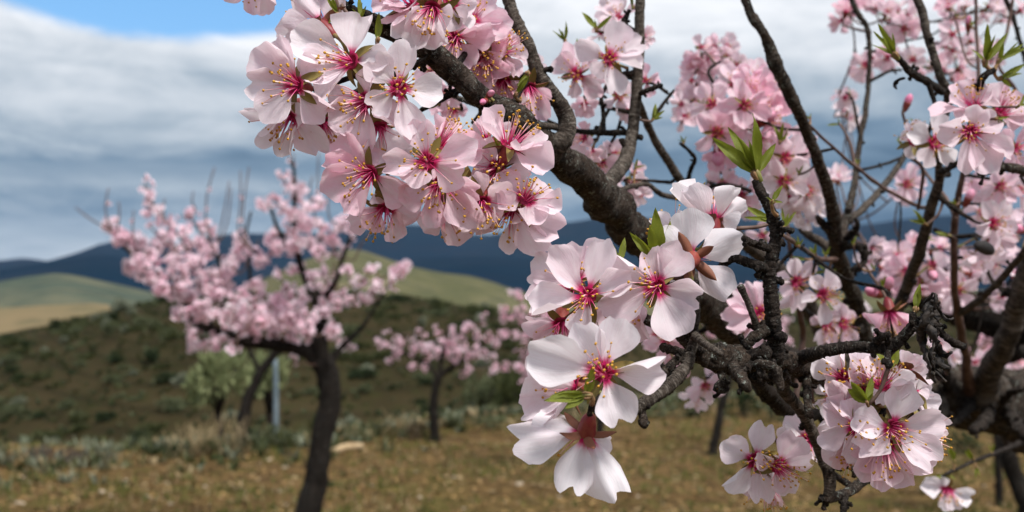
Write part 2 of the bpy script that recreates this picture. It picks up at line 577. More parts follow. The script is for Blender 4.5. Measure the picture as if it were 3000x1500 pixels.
T_FAR = [(-1000, 790), (-200, 775), (0, 768), (70, 762), (140, 770), (230, 742), (290, 718), (350, 706), (420, 712), (520, 722), (600, 700), (700, 686),
         (780, 690), (900, 690), (1000, 684), (1100, 668), (1180, 660), (1260, 664), (1380, 690), (1440, 692), (1520, 674), (1600, 662), (1680, 655), (1740, 646),
         (1850, 644), (2000, 650), (2150, 646), (2350, 668), (2450, 668), (2560, 662), (2640, 650), (2720, 640), (2850, 634), (3000, 622), (3400, 610), (4000, 640)]
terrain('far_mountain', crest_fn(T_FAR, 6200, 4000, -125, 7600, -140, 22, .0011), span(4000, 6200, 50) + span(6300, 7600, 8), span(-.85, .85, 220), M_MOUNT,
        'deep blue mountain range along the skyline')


# ------------------------------------------------------------------ blossom pieces
def petal_mesh(i, nu=14, nv=13, curl=None):
    """one obovate petal of unit length along +Y, inner face +Z"""
    r = random.Random(100 + i)
    notch = r.uniform(.02, .12) if r.random() < .7 else r.uniform(.14, .24)
    npos = r.uniform(-.25, .25)
    wid = r.uniform(.39, .48)
    cup = r.uniform(.25, 1.05) if curl is None else curl
    bend = r.uniform(-.50, .42)
    pl, pk = r.uniform(.005, .018), r.uniform(6, 10)
    lip = r.uniform(-.9, 1.3) if r.random() < .6 else 0
    ruff = r.uniform(.025, .075)
    ph = r.uniform(0, 6.28)
    tw = r.uniform(-.18, .18)
    fold = r.uniform(.2, .9) if r.random() < .45 else 0
    fside = r.choice((-1, 1))
    s0 = Vector((i * 7.7, i * 3.1, 0))
    v, uv, f = [], [], []
    for a in range(nu):
        u = (a / (nu - 1)) ** .9
        # half width along the length: claw, then broad blade
        for b in range(nv):
            s = -1 + 2 * b / (nv - 1)
            L = 1 - notch * math.exp(-((s - npos) / .28) ** 2) - .30 * abs(s) ** 2.6
            L += .045 * noise.noise(Vector((s * 3.5, 0, 0)) + s0) + .030 * noise.noise(Vector((s * 9, 4, 0)) + s0)
            yy = u * L
            wv = wid * (.10 + .90 * math.sin(min(1, u ** .92) * math.pi * .56) ** 1.7) if u > 0 else wid * .13
            wv *= 1 + .09 * noise.noise(Vector((u * 4, s * 2, 9)) + s0)
            x = s * wv
            z = cup * (x * x) * 1.5 + bend * (yy ** 2) * .55 + tw * x * yy
            z += ruff * u * u * math.sin(s * 5.5 + ph + u * 2) * (abs(s) * .8 + .3)
            z += pl * u * math.sin(s * pk + ph) + lip * max(0, u - .72) ** 2
            z += .055 * u * noise.noise(Vector((x * 3.5, yy * 3.0, 3)) + s0)
            z -= .05 * math.exp(-(s / .13) ** 2) * u * (1 - u)  # midrib crease
            if fold:
                k_ = max(0, s * fside - .35) * u
                z += fold * k_; x -= fside * fold * k_ * .6
            v.append((x, yy, z)); uv.append((u, s))
    for a in range(nu - 1):
        for b in range(nv - 1):
            q = a * nv + b
            f.append((q, q + 1, q + nv + 1, q + nv))
    return mesh('petal', v, f, M_PETAL, uv=uv)


PETALS = [petal_mesh(i) for i in range(28)]


def sepal_mesh(i):
    r = random.Random(300 + i)
    mb = MB()
    nu, nv = 6, 5
    bend = r.uniform(-.5, .1)
    for side in (0, 1):
        v, uv, f = [], [], []
        for a in range(nu):
            u = a / (nu - 1)
            wv = .26 * (1 - u ** 2.2) * (.75 + .5 * u) + .012
            for b in range(nv):
                s = -1 + 2 * b / (nv - 1)
                z = bend * u * u * .6 + .5 * (s * wv) ** 2 / .26 - (.07 * (1 - s * s) * (1 - u * .7) + .012) * side
                v.append((s * wv, u, z)); uv.append((u, s))
        for a in range(nu - 1):
            for b in range(nv - 1):
                q = a * nv + b
                g = (q, q + 1, q + nv + 1, q + nv)
                f.append(g[::-1] if side else g)
        mb.add(v, f, side, uv)
    return mb.mesh('sepal', [M_SEPIN, M_SEPOUT])


SEPALS = [sepal_mesh(i) for i in range(4)]


def ball(mb, c, r, mi, sq=(1, 1, 1), n=6, m=4):
    v = [c + Vector((0, 0, -r * sq[2]))]
    for i in range(1, m):
        th = math.pi * i / m
        for j in range(n):
            a = 2 * math.pi * j / n
            v.append(c + Vector((r * sq[0] * math.sin(th) * math.cos(a), r * sq[1] * math.sin(th) * math.sin(a), -r * sq[2] * math.cos(th))))
    v.append(c + Vector((0, 0, r * sq[2])))
    f = []
    for j in range(n):
        f.append((0, 1 + (j + 1) % n, 1 + j))
        for i in range(m - 2):
            a = 1 + i * n + j; b = 1 + i * n + (j + 1) % n
            f.append((a, b, b + n, a + n))
        f.append((1 + (m - 2) * n + j, 1 + (m - 2) * n + (j + 1) % n, len(v) - 1))
    mb.add(v, f, mi)


def stamen_geo(mb, r, mis=(0, 1), count=None, sides=3):
    """stamens of one flower, metres, axis +Z"""
    for i in range(count or r.randint(22, 28)):
        az_ = r.uniform(0, 6.28)
        tilt = R(r.uniform(4, 58)) * (.6 + .4 * r.random())
        L = r.uniform(.0075, .0135)
        rad0 = r.uniform(.0006, .0022)
        d0 = Vector((math.cos(az_), math.sin(az_), 0))
        ax = Vector((0, 0, 1))
        pts = []
        cv_ = r.uniform(-.35, .25)
        for j in range(4):
            t = j / 3
            tl = tilt * (1 + cv_ * t)
            pts.append(d0 * rad0 + ax * .0005 + (ax * math.cos(tl) + d0 * math.sin(tl)) * L * t)
        tube(mb, pts, [.00020, .00017, .00015, .00013], sides, mi=mis[0], cap=False)
        ball(mb, pts[-1], .00060 * r.uniform(.8, 1.2), mis[1], (1, .75, .8), 5, 4)
    tube(mb, [Vector((0, 0, 0)), Vector((.0004, 0, .006)), Vector((.001, .0005, .0115))], [.0005, .0003, .0004], 4, mi=mis[0])
    ball(mb, Vector((.001, .0005, .0118)), .0006, mis[1])


def stamens_mesh(i):
    r = random.Random(500 + i)
    mb = MB()
    stamen_geo(mb, r)
    return mb.mesh('stamens', [M_FIL, M_ANTHER])


STAMENS = [stamens_mesh(i) for i in range(6)]


def calyx_geo(mb, mis=(0, 1)):
    """cup under the petals with its throat; axis +Z, rim near z = 0"""
    prof = [(.0011, -.0085), (.0021, -.0072), (.0028, -.0050), (.0031, -.0026), (.0034, -.0004)]
    n = 10
    v, f = [], []
    for (rr, z) in prof:
        for j in range(n):
            a = 2 * math.pi * j / n
            v.append(Vector((rr * math.cos(a), rr * math.sin(a), z)))
    for i in range(len(prof) - 1):
        for j in range(n):
            j2 = (j + 1) % n
            f.append((i * n + j, i * n + j2, (i + 1) * n + j2, (i + 1) * n + j))
    mb.add(v, f, mis[0])
    th = [(.0034, -.0004), (.0029, .0002), (.0022, -.0008), (.0, -.0016)]
    v, f = [], []
    for (rr, z) in th:
        for j in range(n):
            a = 2 * math.pi * j / n
            v.append(Vector((rr * math.cos(a), rr * math.sin(a), z)))
    for i in range(len(th) - 1):
        for j in range(n):
            j2 = (j + 1) % n
            f.append((i * n + j, i * n + j2, (i + 1) * n + j2, (i + 1) * n + j))
    mb.add(v, f, mis[1])


_mb = MB(); calyx_geo(_mb)
CALYX = _mb.mesh('flower', [M_CALYX, M_THROAT])


def frame(y, n, pos=(0, 0, 0), s=(1, 1, 1)):
    """matrix whose Y is y and whose Z is as close to n as possible"""
    y = y.normalized()
    z = n - y * n.dot(y)
    z = z.normalized() if z.length > 1e-5 else y.orthogonal().normalized()
    x = y.cross(z)
    m = Matrix(((x.x * s[0], y.x * s[1], z.x * s[2], pos[0]), (x.y * s[0], y.y * s[1], z.y * s[2], pos[1]),
                (x.z * s[0], y.z * s[1], z.z * s[2], pos[2]), (0, 0, 0, 1)))
    return m


def axis_frame(ax, pos, s=1.0, roll=None):
    """matrix whose Z is the flower's axis"""
    z = ax.normalized()
    x = z.orthogonal().normalized()
    y = z.cross(x)
    a = rnd.uniform(0, 6.28) if roll is None else roll
    x2 = x * math.cos(a) + y * math.sin(a)
    y2 = z.cross(x2)
    return Matrix(((x2.x * s, y2.x * s, z.x * s, pos.x), (x2.y * s, y2.y * s, z.y * s, pos.y), (x2.z * s, y2.z * s, z.z * s, pos.z), (0, 0, 0, 1)))


def tint(t):
    """petal colour from nearly white (0) to pink (1)"""
    t = t + rnd.uniform(-.10, .10)
    a, b = (.95, .895, .92), (.90, .47, .60)
    c = tuple(a[i] + (b[i] - a[i]) * max(0, min(1.1, t)) for i in range(3))
    return c + (1,)


def joined_flower(i, cup, npet=5):
    """small far flower as one mesh (petals, cup, stamens), metres"""
    r = random.Random(700 + i)
    mb = MB()
    calyx_geo(mb, (1, 2))
    a0 = r.uniform(0, 6)
    for j in range(npet):
        pm = r.choice(PETALS)
        a = a0 + j * 6.283 / npet + r.uniform(-.15, .15)
        c = R(cup + r.uniform(-20, 18))
        d = Vector((math.cos(a), math.sin(a), 0))
        y = Vector((0, 0, 1)) * math.cos(c) + d * math.sin(c)
        nrm = Vector((0, 0, 1)) * math.sin(c) - d * math.cos(c)
        L = .0195 * r.uniform(.88, 1.08)
        m = frame(y, nrm, d * .0022, (L, L, L))
        b = len(mb.v)
        mb.v += [m @ v.co for v in pm.vertices]
        mb.f += [tuple(q + b for q in p.vertices) for p in pm.polygons]
        mb.mi += [0] * len(pm.polygons)
        uvd = {}
        for lp, ud in zip(pm.loops, pm.uv_layers[0].data): uvd[lp.vertex_index] = tuple(ud.uv)
        mb.uv += [uvd[q] for q in range(len(pm.vertices))]
    stamen_geo(mb, r, (3, 4), 16)
    for j in range(5):
        a = a0 + .63 + j * 1.2566
        d = Vector((math.cos(a), math.sin(a), 0))
        m = frame(d + Vector((0, 0, -.15)), Vector((0, 0, 1)), d * .003 + Vector((0, 0, -.0012)), (.0068,) * 3)
        sm = SEPALS[j % 4]
        b = len(mb.v)
        mb.v += [m @ v.co for v in sm.vertices]
        mb.f += [tuple(q + b for q in p.vertices) for p in sm.polygons]
        mb.mi += [5 + p.material_index for p in sm.polygons]
        mb.uv += [(0, 0)] * len(sm.vertices)
    return mb.mesh('flower', [M_PETAL, M_CALYX, M_THROAT, M_FIL, M_ANTHER, M_SEPIN, M_SEPOUT])


FARFLOWERS = [joined_flower(i, (58, 66, 72, 78, 84, 62, 70, 88, 34, 46, 96, 68, 52, 76)[i], (5, 5, 5, 4, 5, 5, 6, 5, 5, 5, 4, 5, 5, 5)[i]) for i in range(14)]


def leaf_mesh(i):
    """lance-shaped young leaf of unit length, folded along the midrib"""
    r = random.Random(900 + i)
    nu, nv = 12, 5
    fold = r.uniform(.25, .7)
    bend = r.uniform(-.25, .35)
    v, f, uv = [], [], []
    for a in range(nu):
        u = a / (nu - 1)
        wv = .128 * math.sin(math.pi * min(1, u ** .8)) ** .85 + .008 * (1 - u)
        wv *= 1 + (.05 if a % 2 else -.03)
        for b in range(nv):
            s = -1 + 2 * b / (nv - 1)
            v.append((s * wv, u, fold * abs(s) * wv + bend * u * u * .5 + .02 * math.sin(u * 9 + i + s)))
            uv.append((u, s))
    for a in range(nu - 1):
        for b in range(nv - 1):
            q = a * nv + b
            f.append((q, q + 1, q + nv + 1, q + nv))
    return v, f, uv


LEAVES = [mesh('leaf', *leaf_mesh(i)[:2], M_LEAF, uv=leaf_mesh(i)[2]) for i in range(5)]
YLEAVES = [mesh('leaf', *leaf_mesh(i + 7)[:2], M_LEAFTIP, uv=leaf_mesh(i + 7)[2]) for i in range(2)]


# ------------------------------------------------------------------ the near almond tree
TREE = empty('almond_tree', Vector((.86, 1.46, 0)))
tag(TREE, 'near almond tree with knobbly lichened branches and pale pink blossom clusters', 'tree')
T0 = TREE.location.copy()
NODES = []          # (world point, radius) along everything woody, to hang blossoms on
BSEQ = [0]


def branch(name, pts, mat=M_BARK, bmp=.16, rings=.10, spurs=0, parent=None, sides=None, knob=0, fine=1.0):
    """pts = (px, py, depth, width in px); one mesh, local to the tree"""
    BSEQ[0] += 1
    w_ = [P(a, b, d) for a, b, d, _ in pts]
    r_ = [wd / FPX * d * .5 for _, _, d, wd in pts]
    ravg = sum(r_) / len(r_)
    step = max(.0011, ravg * .30) / fine
    p2, r2 = catmull(w_, r_, step)
    n = len(p2)
    for i in range(n):      # crooked growth and swollen nodes
        q = p2[i]
        p2[i] = q + Vector((noise.noise(q * 45), noise.noise(q * 45 + Vector((9, 0, 0))), noise.noise(q * 45 + Vector((0, 9, 0))))) * r2[i] * .30
        if knob:
            r2[i] *= 1 + knob * max(0, noise.noise(Vector((i * step / ravg * .55, BSEQ[0] * 3.3, 0)))) ** 1.5
    mb = MB()
    Ltot = sum((p2[i + 1] - p2[i]).length for i in range(n - 1))
    tube(mb, [q - T0 for q in p2], r2, sides or (14 if ravg > .004 else 9), bmp, .42 / ravg, rings, BSEQ[0], uv1=Ltot / ravg)
    o = obj(name, mb.mesh(name, mat), TREE)
    for q, r in zip(p2[::3], r2[::3]): NODES.append((q, r))
    NODES.append((p2[-1], r2[-1]))
    rr = random.Random(BSEQ[0])
    for _ in range(spurs):
        i = rr.randrange(2, n - 2)
        t = (p2[i + 1] - p2[i - 1]).normalized()
        side = t.orthogonal().normalized()
        side.rotate(Matrix.Rotation(rr.uniform(0, 6.28), 3, t))
        d = (side + t * rr.uniform(-.3, .5)).normalized()
        L = r2[i] * rr.uniform(.8, 1.5) + rr.uniform(.0003, .0016)
        r0 = r2[i] * rr.uniform(.28, .5) + .0003
        a = p2[i] + side * r2[i] * .5
        ps = [a, a + d * L * .5, a + d * L * .85 + t * L * rr.uniform(-.2, .2), a + d * L + t * L * rr.uniform(-.2, .2)]
        sp, sr = catmull(ps, [r0 * 1.25, r0 * .9, r0 * 1.2, r0 * .6], L / 9)
        m2 = MB()
        tube(m2, [q - T0 for q in sp], sr, 10, .28, .6 / r0, .2, rr.randrange(99))
        obj('spur', m2.mesh('spur', M_BARKD), o).matrix_parent_inverse = Matrix()
        NODES.append((sp[-1], r0))
    return o


# trunk and main limbs, from the ground up
branch('trunk', [(3475, 4250, 1.46, 420), (3480, 3300, 1.45, 360), (3440, 2500, 1.42, 330), (3400, 1900, 1.40, 320), (3360, 1600, 1.38, 310), (3320, 1420, 1.36, 290)],
       M_BARKT, .16, .03, sides=28, fine=.8)
branch('limb', [(3330, 1450, 1.36, 250), (3180, 1320, 1.34, 220), (3000, 1215, 1.30, 190), (2860, 1165, 1.26, 170), (2720, 1150, 1.20, 150), (2580, 1140, 1.12, 125),
                (2430, 1110, 1.02, 105), (2300, 1060, .96, 92), (2190, 1000, .90, 88), (2090, 915, .84, 88), (2000, 820, .79, 92), (1900, 715, .74, 104), (1830, 640, .70, 112),
                (1740, 555, .65, 104), (1640, 465, .605, 92), (1580, 410, .58, 88), (1500, 345, .555, 80), (1400, 275, .54, 68), (1310, 190, .53, 72), (1220, 120, .525, 66), (1130, 85, .52, 55), (1040, 55, .515, 36)],
       M_BARK, .20, .07, 9, knob=.25, sides=18)
for q_ in ([(2790, 1150, 1.18, 34), (2770, 1110, 1.14, 24), (2782, 1070, 1.12, 18)], [(2850, 1170, 1.2, 36), (2820, 1215, 1.16, 26), (2790, 1240, 1.13, 20), (2760, 1236, 1.12, 16)],
           [(2740, 1160, 1.16, 34), (2765, 1200, 1.12, 28), (2750, 1225, 1.1, 22)], [(2920, 1190, 1.22, 30), (2960, 1150, 1.17, 22), (3010, 1140, 1.15, 16)], [(2900, 1200, 1.2, 40), (2880, 1240, 1.16, 34), (2846, 1262, 1.14, 24)],
           [(2960, 1215, 1.24, 40), (2985, 1262, 1.18, 30), (3020, 1285, 1.16, 20)], [(2660, 1150, 1.13, 36), (2690, 1190, 1.08, 28), (2730, 1205, 1.06, 20)], [(2620, 1140, 1.1, 30), (2650, 1100, 1.06, 20), (2700, 1085, 1.04, 15)]):
    branch('twig', q_, M_BARKD, .4, .2, 5, knob=.4)
branch('limb', [(3340, 1440, 1.37, 210), (3240, 1200, 1.40, 170), (3130, 1000, 1.45, 150), (2950, 930, 1.5, 120), (2800, 900, 1.5, 100), (2680, 860, 1.5, 80), (2600, 800, 1.5, 60)], M_BARKT, .2, .05, 3, knob=.2, sides=18)
branch('limb', [(2865, 1180, 1.22, 95), (2905, 1090, 1.16, 70), (2940, 1020, 1.12, 62), (2975, 915, 1.08, 60), (3010, 800, 1.05, 55), (3060, 640, 1.02, 48), (3120, 420, 1.0, 38)], M_BARKB, .08, .05, 3, knob=.25)
# hooked limb going up beside the swollen knob
branch('branch', [(1600, 452, .59, 84), (1636, 418, .585, 62), (1656, 385, .585, 52), (1652, 335, .585, 50), (1612, 272, .58, 44), (1577, 215, .58, 41), (1554, 150, .58, 38), (1522, 80, .58, 37), (1497, 20, .58, 38), (1475, -60, .58, 36)],
       M_BARKB, .11, .06, 4, knob=.3)
branch('branch', [(1760, 575, .66, 60), (1785, 530, .67, 46), (1832, 468, .69, 44), (1852, 400, .70, 36), (1857, 345, .70, 34), (1871, 200, .70, 31), (1874, 90, .70, 30), (1878, -60, .70, 28)], M_BARKB, .08, .05, 4, knob=.3)
branch('branch', [(1450, 298, .54, 40), (1484, 326, .53, 78), (1518, 348, .522, 88), (1552, 368, .52, 70), (1576, 384, .52, 30)], M_BARK, .25, .05, 2)       # swollen knob
branch('twig', [(1572, 365, .56, 22), (1612, 370, .58, 20), (1650, 378, .59, 20)], M_BARKB, .1, .05)
branch('twig', [(1365, 250, .545, 26), (1330, 268, .55, 22), (1292, 290, .55, 20), (1255, 310, .55, 16), (1225, 330, .55, 12)], M_BARKD, .3, .15, 5)
branch('twig', [(1395, 290, .56, 20), (1408, 330, .60, 14), (1385, 360, .62, 11)], M_BARKB, .2, .1, 1)
branch('twig', [(1330, 280, .62, 14), (1400, 310, .6, 16), (1450, 330, .57, 16)], M_BARKB, .2, .1)
branch('branch', [(1870, 300, .74, 20), (1905, 380, .78, 22), (1950, 460, .80, 24), (2005, 545, .82, 27), (2060, 605, .85, 30), (2140, 675, .90, 34), (2210, 735, .94, 36), (2290, 800, 1.0, 44), (2370, 900, 1.05, 52), (2440, 1010, 1.1, 62), (2520, 1100, 1.12, 70)],
       M_BARKB, .12, .05, 6, knob=.3)
branch('twig', [(1860, 388, .705, 20), (1770, 390, .71, 18), (1680, 382, .715, 16), (1660, 384, .66, 14)], M_BARKD, .2, .1, 4)
branch('twig', [(1870, 275, .70, 16), (1900, 265, .69, 16), (1940, 250, .685, 12)], M_BARKD, .35, .2, 3)
branch('twig', [(1920, 335, .78, 12), (1950, 295, .78, 10), (1975, 265, .78, 9)], M_BARKD, .25, .15, 3)
branch('twig', [(1770, 390, .71, 14), (1768, 330, .72, 14), (1762, 280, .72, 12), (1790, 230, .73, 10)], M_BARKD, .25, .1, 3)
branch('twig', [(2010, 548, .82, 18), (2022, 500, .81, 13), (2036, 465, .80, 12), (2012, 435, .79, 10), (1992, 418, .79, 9)], M_BARKD, .25, .1, 3)
branch('branch', [(2060, 610, .86, 22), (2068, 575, .87, 24), (2086, 510, .88, 22), (2108, 466, .88, 20), (2120, 400, .88, 17), (2150, 330, .88, 15)], M_BARKB, .12, .06, 3)
branch('twig', [(2085, 512, .88, 12), (2120, 505, .88, 11), (2140, 500, .88, 10)], M_BARKD, .25, .1, 1)
branch('twig', [(1800, 560, .70, 16), (1890, 540, .76, 14), (1940, 570, .78, 16), (2000, 580, .80, 17), (2065, 580, .85, 16)], M_BARKB, .2, .08, 4)
branch('twig', [(2150, 330, .88, 14), (2130, 300, .9, 12), (2100, 255, .93, 11), (2075, 210, .95, 10), (2110, 180, .95, 8)], M_BARKD, .2, .1, 3)
branch('twig', [(2200, 560, .80, 13), (2170, 550, .8, 12), (2110, 540, .82, 12), (2060, 560, .84, 12)], M_BARKD, .25, .1, 3)

# long upright limb right of the middle
branch('branch', [(2560, 1090, 1.02, 60), (2527, 960, .98, 48), (2506, 890, .95, 45), (2478, 815, .92, 46), (2455, 745, .88, 46), (2445, 690, .86, 40), (2440, 620, .84, 36), (2424, 545, .82, 36), (2394, 466, .80, 34),
                  (2356, 370, .78, 32), (2314, 275, .76, 36), (2277, 205, .75, 38), (2236, 95, .74, 28), (2200, 40, .74, 25), (2165, -60, .74, 24)], M_BARK, .14, .06, 8, knob=.45)
branch('branch', [(2448, 740, .88, 30), (2405, 708, .89, 27), (2370, 690, .89, 25), (2345, 655, .90, 24), (2330, 610, .92, 18)], M_BARKB, .15, .06, 2)
branch('branch', [(2452, 730, .88, 26), (2480, 640, .93, 26), (2492, 590, .96, 22), (2508, 510, 1.0, 18), (2518, 417, 1.02, 16), (2535, 335, 1.04, 17), (2543, 260, 1.05, 15), (2548, 174, 1.05, 14), (2542, 87, 1.05, 16), (2515, 42, 1.05, 17), (2480, -30, 1.05, 14)],
       M_BARK, .2, .08, 6, knob=.4)
branch('twig', [(2545, 240, 1.05, 11), (2580, 222, 1.05, 10), (2606, 208, 1.05, 9), (2640, 205, 1.06, 8)], M_BARKD, .2, .1, 2)
branch('twig', [(2520, 410, 1.02, 9), (2500, 300, 1.03, 8), (2480, 270, 1.04, 7)], M_BARKD, .2, .1, 2)
branch('twig', [(2484, 650, .94, 22), (2530, 610, .98, 22), (2578, 560, 1.02, 20), (2622, 500, 1.05, 19), (2648, 460, 1.06, 16), (2665, 420, 1.06, 12)], M_BARKB, .1, .05, 2)
branch('twig', [(2366, 360, .79, 8), (2374, 370, .80, 9), (2430, 422, .84, 9), (2504, 487, .88, 10), (2561, 530, .92, 10), (2604, 560, .95, 11), (2680, 600, .98, 12), (2722, 612, .92, 12)], M_TWIG, .08, .05)
branch('twig', [(2457, 361, .9, 6), (2483, 400, .89, 7), (2500, 461, .885, 8), (2504, 487, .88, 8)], M_TWIG, .08, .05)
branch('twig', [(2508, 500, 1.0, 9), (2560, 490, 1.0, 9), (2600, 478, 1.03, 9), (2640, 462, 1.06, 9)], M_BARKD, .15, .1, 2)
branch('twig', [(2456, 730, .87, 22), (2505, 720, .85, 24), (2530, 735, .84, 26), (2528, 770, .84, 20), (2500, 788, .83, 18), (2521, 785, .83, 22)], M_BARKD, .4, .2, 6)
branch('twig', [(2455, 715, .87, 24), (2490, 690, .86, 22), (2512, 660, .85, 16), (2505, 640, .85, 12)], M_BARKD, .4, .2, 6)
branch('twig', [(2440, 690, .86, 30), (2415, 660, .85, 24), (2395, 635, .84, 14)], M_BARK, .35, .2, 5)
branch('twig', [(2530, 770, .84, 8), (2555, 810, .83, 8), (2580, 845, .82, 9), (2600, 880, .81, 9), (2612, 915, .80, 8)], M_TWIG, .08, .05)
branch('twig', [(2448, 760, .85, 16), (2400, 758, .80, 14), (2344, 722, .74, 13), (2310, 700, .70, 13), (2293, 690, .66, 11)], M_TWIG, .1, .08, 1)
branch('branch', [(2640, 1110, 1.12, 50), (2600, 1000, 1.05, 40), (2632, 900, .98, 35), (2688, 762, .92, 33), (2727, 616, .88, 31), (2752, 523, .86, 26), (2748, 470, .85, 22), (2755, 400, .82, 20), (2778, 290, .80, 26), (2757, 228, .79, 25), (2738, 163, .79, 24), (2717, 96, .79, 23), (2702, 28, .79, 25), (2664, -50, .79, 20)],
       M_BARKB, .08, .05, 6, knob=.35)
branch('twig', [(2754, 505, .86, 20), (2790, 488, .82, 16), (2830, 470, .78, 13)], M_BARKD, .2, .1, 2)
branch('branch', [(2760, 268, .79, 22), (2718, 240, .74, 22), (2672, 214, .70, 21), (2640, 180, .67, 18), (2622, 161, .66, 15)], M_BARKD, .25, .2, 5, knob=.2)
branch('twig', [(2690, 612, .96, 10), (2704, 500, .92, 11), (2670, 461, .90, 11), (2648, 433, .88, 10), (2635, 415, .87, 8)], M_TWIG, .08, .05)
branch('twig', [(2668, 460, .90, 9), (2657, 378, .92, 9), (2645, 330, .92, 8), (2656, 305, .92, 5)], M_TWIG, .1, .05)
branch('branch', [(2840, 1150, 1.2, 40), (2828, 1036, 1.12, 26), (2806, 920, 1.05, 24), (2796, 826, 1.0, 22), (2796, 710, .97, 22), (2801, 616, .95, 21), (2824, 500, .93, 17), (2842, 400, .93, 14), (2866, 250, .94, 12), (2861, 90, .95, 10), (2858, -50, .95, 9)], M_TWIG, .08, .05, 3)
branch('branch', [(2806, 918, 1.05, 24), (2866, 882, 1.0, 22), (2935, 816, .95, 21), (3000, 737, .9, 20), (3080, 620, .86, 18)], M_BARKB, .08, .05, 2)
branch('twig', [(2735, 672, .95, 14), (2790, 694, .95, 15), (2866, 690, .93, 14), (2895, 700, .92, 9)], M_BARKD, .15, .1, 2)
branch('twig', [(2800, 640, .95, 12), (2770, 580, .97, 11), (2730, 530, 1.0, 10), (2700, 490, 1.02, 9)], M_TWIG, .1, .05)
branch('branch', [(3130, 560, .84, 34), (3000, 500, .75, 27), (2930, 492, .72, 25), (2880, 503, .70, 22), (2868, 508, .70, 14)], M_BARK, .25, .12, 3)
branch('twig', [(2882, 506, .70, 12), (2878, 525, .70, 9), (2872, 540, .70, 14)], M_BARKD, .25, .1)
branch('twig', [(2940, 495, .73, 22), (2895, 430, .70, 20), (2872, 330, .68, 20), (2870, 252, .665, 22), (2892, 218, .66, 21), (2915, 205, .66, 15)], M_BARKD, .3, .2, 5)
branch('twig', [(3060, 640, 1.02, 14), (2990, 300, 1.0, 11), (2926, 190, 1.0, 10), (2952, 87, 1.02, 10), (2972, -40, 1.02, 9)], M_TWIG, .08, .05, 2)
branch('twig', [(3010, 200, 1.05, 12), (2985, 110, 1.05, 12), (2960, 30, 1.05, 14), (2935, -20, 1.05, 10)], M_BARKD, .25, .1, 4)
branch('twig', [(2862, 90, .95, 7), (2840, 70, .98, 6), (2815, 20, 1.0, 6)], M_TWIG, .1, .05)
branch('twig', [(2862, 200, .95, 7), (2830, 170, .98, 6), (2800, 60, 1.0, 6)], M_TWIG, .1, .05)

# the sharp low branch in front
HERO = branch('branch', [(2640, 1150, .98, 60), (2520, 1140, .80, 56), (2440, 1118, .66, 58), (2380, 1085, .56, 62), (2310, 1058, .50, 66), (2250, 1055, .485, 70), (2180, 1058, .475, 78), (2110, 1052, .47, 84), (2055, 1035, .47, 66),
                         (2018, 1000, .47, 48), (1985, 972, .47, 40), (1945, 957, .472, 34), (1890, 930, .478, 30), (1850, 905, .485, 24)], M_BARK, .24, .10, 8, sides=26, knob=.12, fine=1.3)
branch('branch', [(2276, 1050, .482, 58), (2270, 980, .478, 48), (2260, 890, .476, 42), (2256, 805, .475, 41), (2264, 745, .475, 38), (2271, 700, .475, 36), (2262, 640, .475, 34), (2243, 590, .475, 31), (2226, 555, .475, 30), (2217, 530, .475, 26)],
       M_BARKD, .18, .22, 12, sides=18, fine=1.4)
branch('twig', [(2252, 790, .475, 32), (2205, 772, .47, 29), (2150, 755, .47, 28), (2125, 768, .48, 24), (2112, 780, .49, 16)], M_BARKD, .18, .25, 6, fine=1.4)
branch('twig', [(2256, 728, .475, 24), (2214, 715, .465, 21), (2178, 698, .46, 19)], M_BARKD, .2, .25, 4, fine=1.4)
branch('twig', [(2275, 675, .475, 20), (2305, 672, .47, 15), (2322, 676, .468, 19)], M_BARKD, .35, .25, 3)
branch('twig', [(2222, 975, .478, 24), (2208, 930, .472, 20), (2188, 880, .47, 19), (2168, 838, .468, 23)], M_BARKB, .1, .08, 1)
branch('twig', [(2180, 1020, .475, 26), (2212, 985, .474, 34), (2250, 962, .474, 30)], M_BARK, .35, .2, 6)
branch('twig', [(2025, 1000, .47, 36), (2032, 930, .462, 34), (2032, 870, .46, 33), (2025, 830, .462, 26)], M_BARKD, .22, .25, 5, fine=1.3)
branch('twig', [(2015, 985, .47, 28), (1990, 940, .465, 22), (1975, 905, .465, 16)], M_BARKD, .3, .25, 4)
branch('twig', [(2035, 985, .462, 28), (2070, 1010, .45, 22), (2112, 1038, .44, 18)], M_BARKB, .2, .1, 1)
branch('branch', [(2036, 990, .466, 30), (2022, 1035, .462, 32), (2012, 1070, .46, 36), (1978, 1112, .455, 42), (1940, 1146, .45, 43), (1895, 1176, .445, 40), (1855, 1203, .44, 30)], M_BARKB, .12, .28, 2, sides=18, fine=1.4)
branch('twig', [(1880, 1185, .445, 26), (1884, 1215, .442, 24), (1886, 1238, .44, 33), (1892, 1252, .44, 14)], M_BARK, .3, .15, 1)
branch('twig', [(2020, 1045, .465, 28), (1985, 1030, .462, 26), (1948, 1018, .46, 27), (1936, 1015, .46, 18)], M_BARK, .3, .2, 4)
branch('twig', [(2000, 1042, .463, 26), (1972, 1065, .458, 26), (1950, 1090, .455, 32), (1942, 1102, .455, 18)], M_BARK, .35, .2, 4)
branch('twig', [(2110, 1085, .468, 24), (2116, 1115, .466, 22), (2104, 1140, .465, 32), (2126, 1148, .465, 14)], M_BARK, .35, .2, 3)
branch('twig', [(2145, 1078, .462, 36), (2165, 1105, .452, 38), (2186, 1132, .446, 36), (2193, 1145, .446, 18)], M_BARK, .3, .2, 3)
branch('twig', [(2200, 1075, .46, 30), (2245, 1070, .452, 32), (2276, 1085, .45, 30), (2284, 1115, .45, 28), (2290, 1142, .45, 22)], M_BARK, .35, .2, 5)
branch('twig', [(2225, 1080, .475, 30), (2228, 1108, .475, 38), (2232, 1132, .475, 20)], M_BARKD, .35, .2, 3)
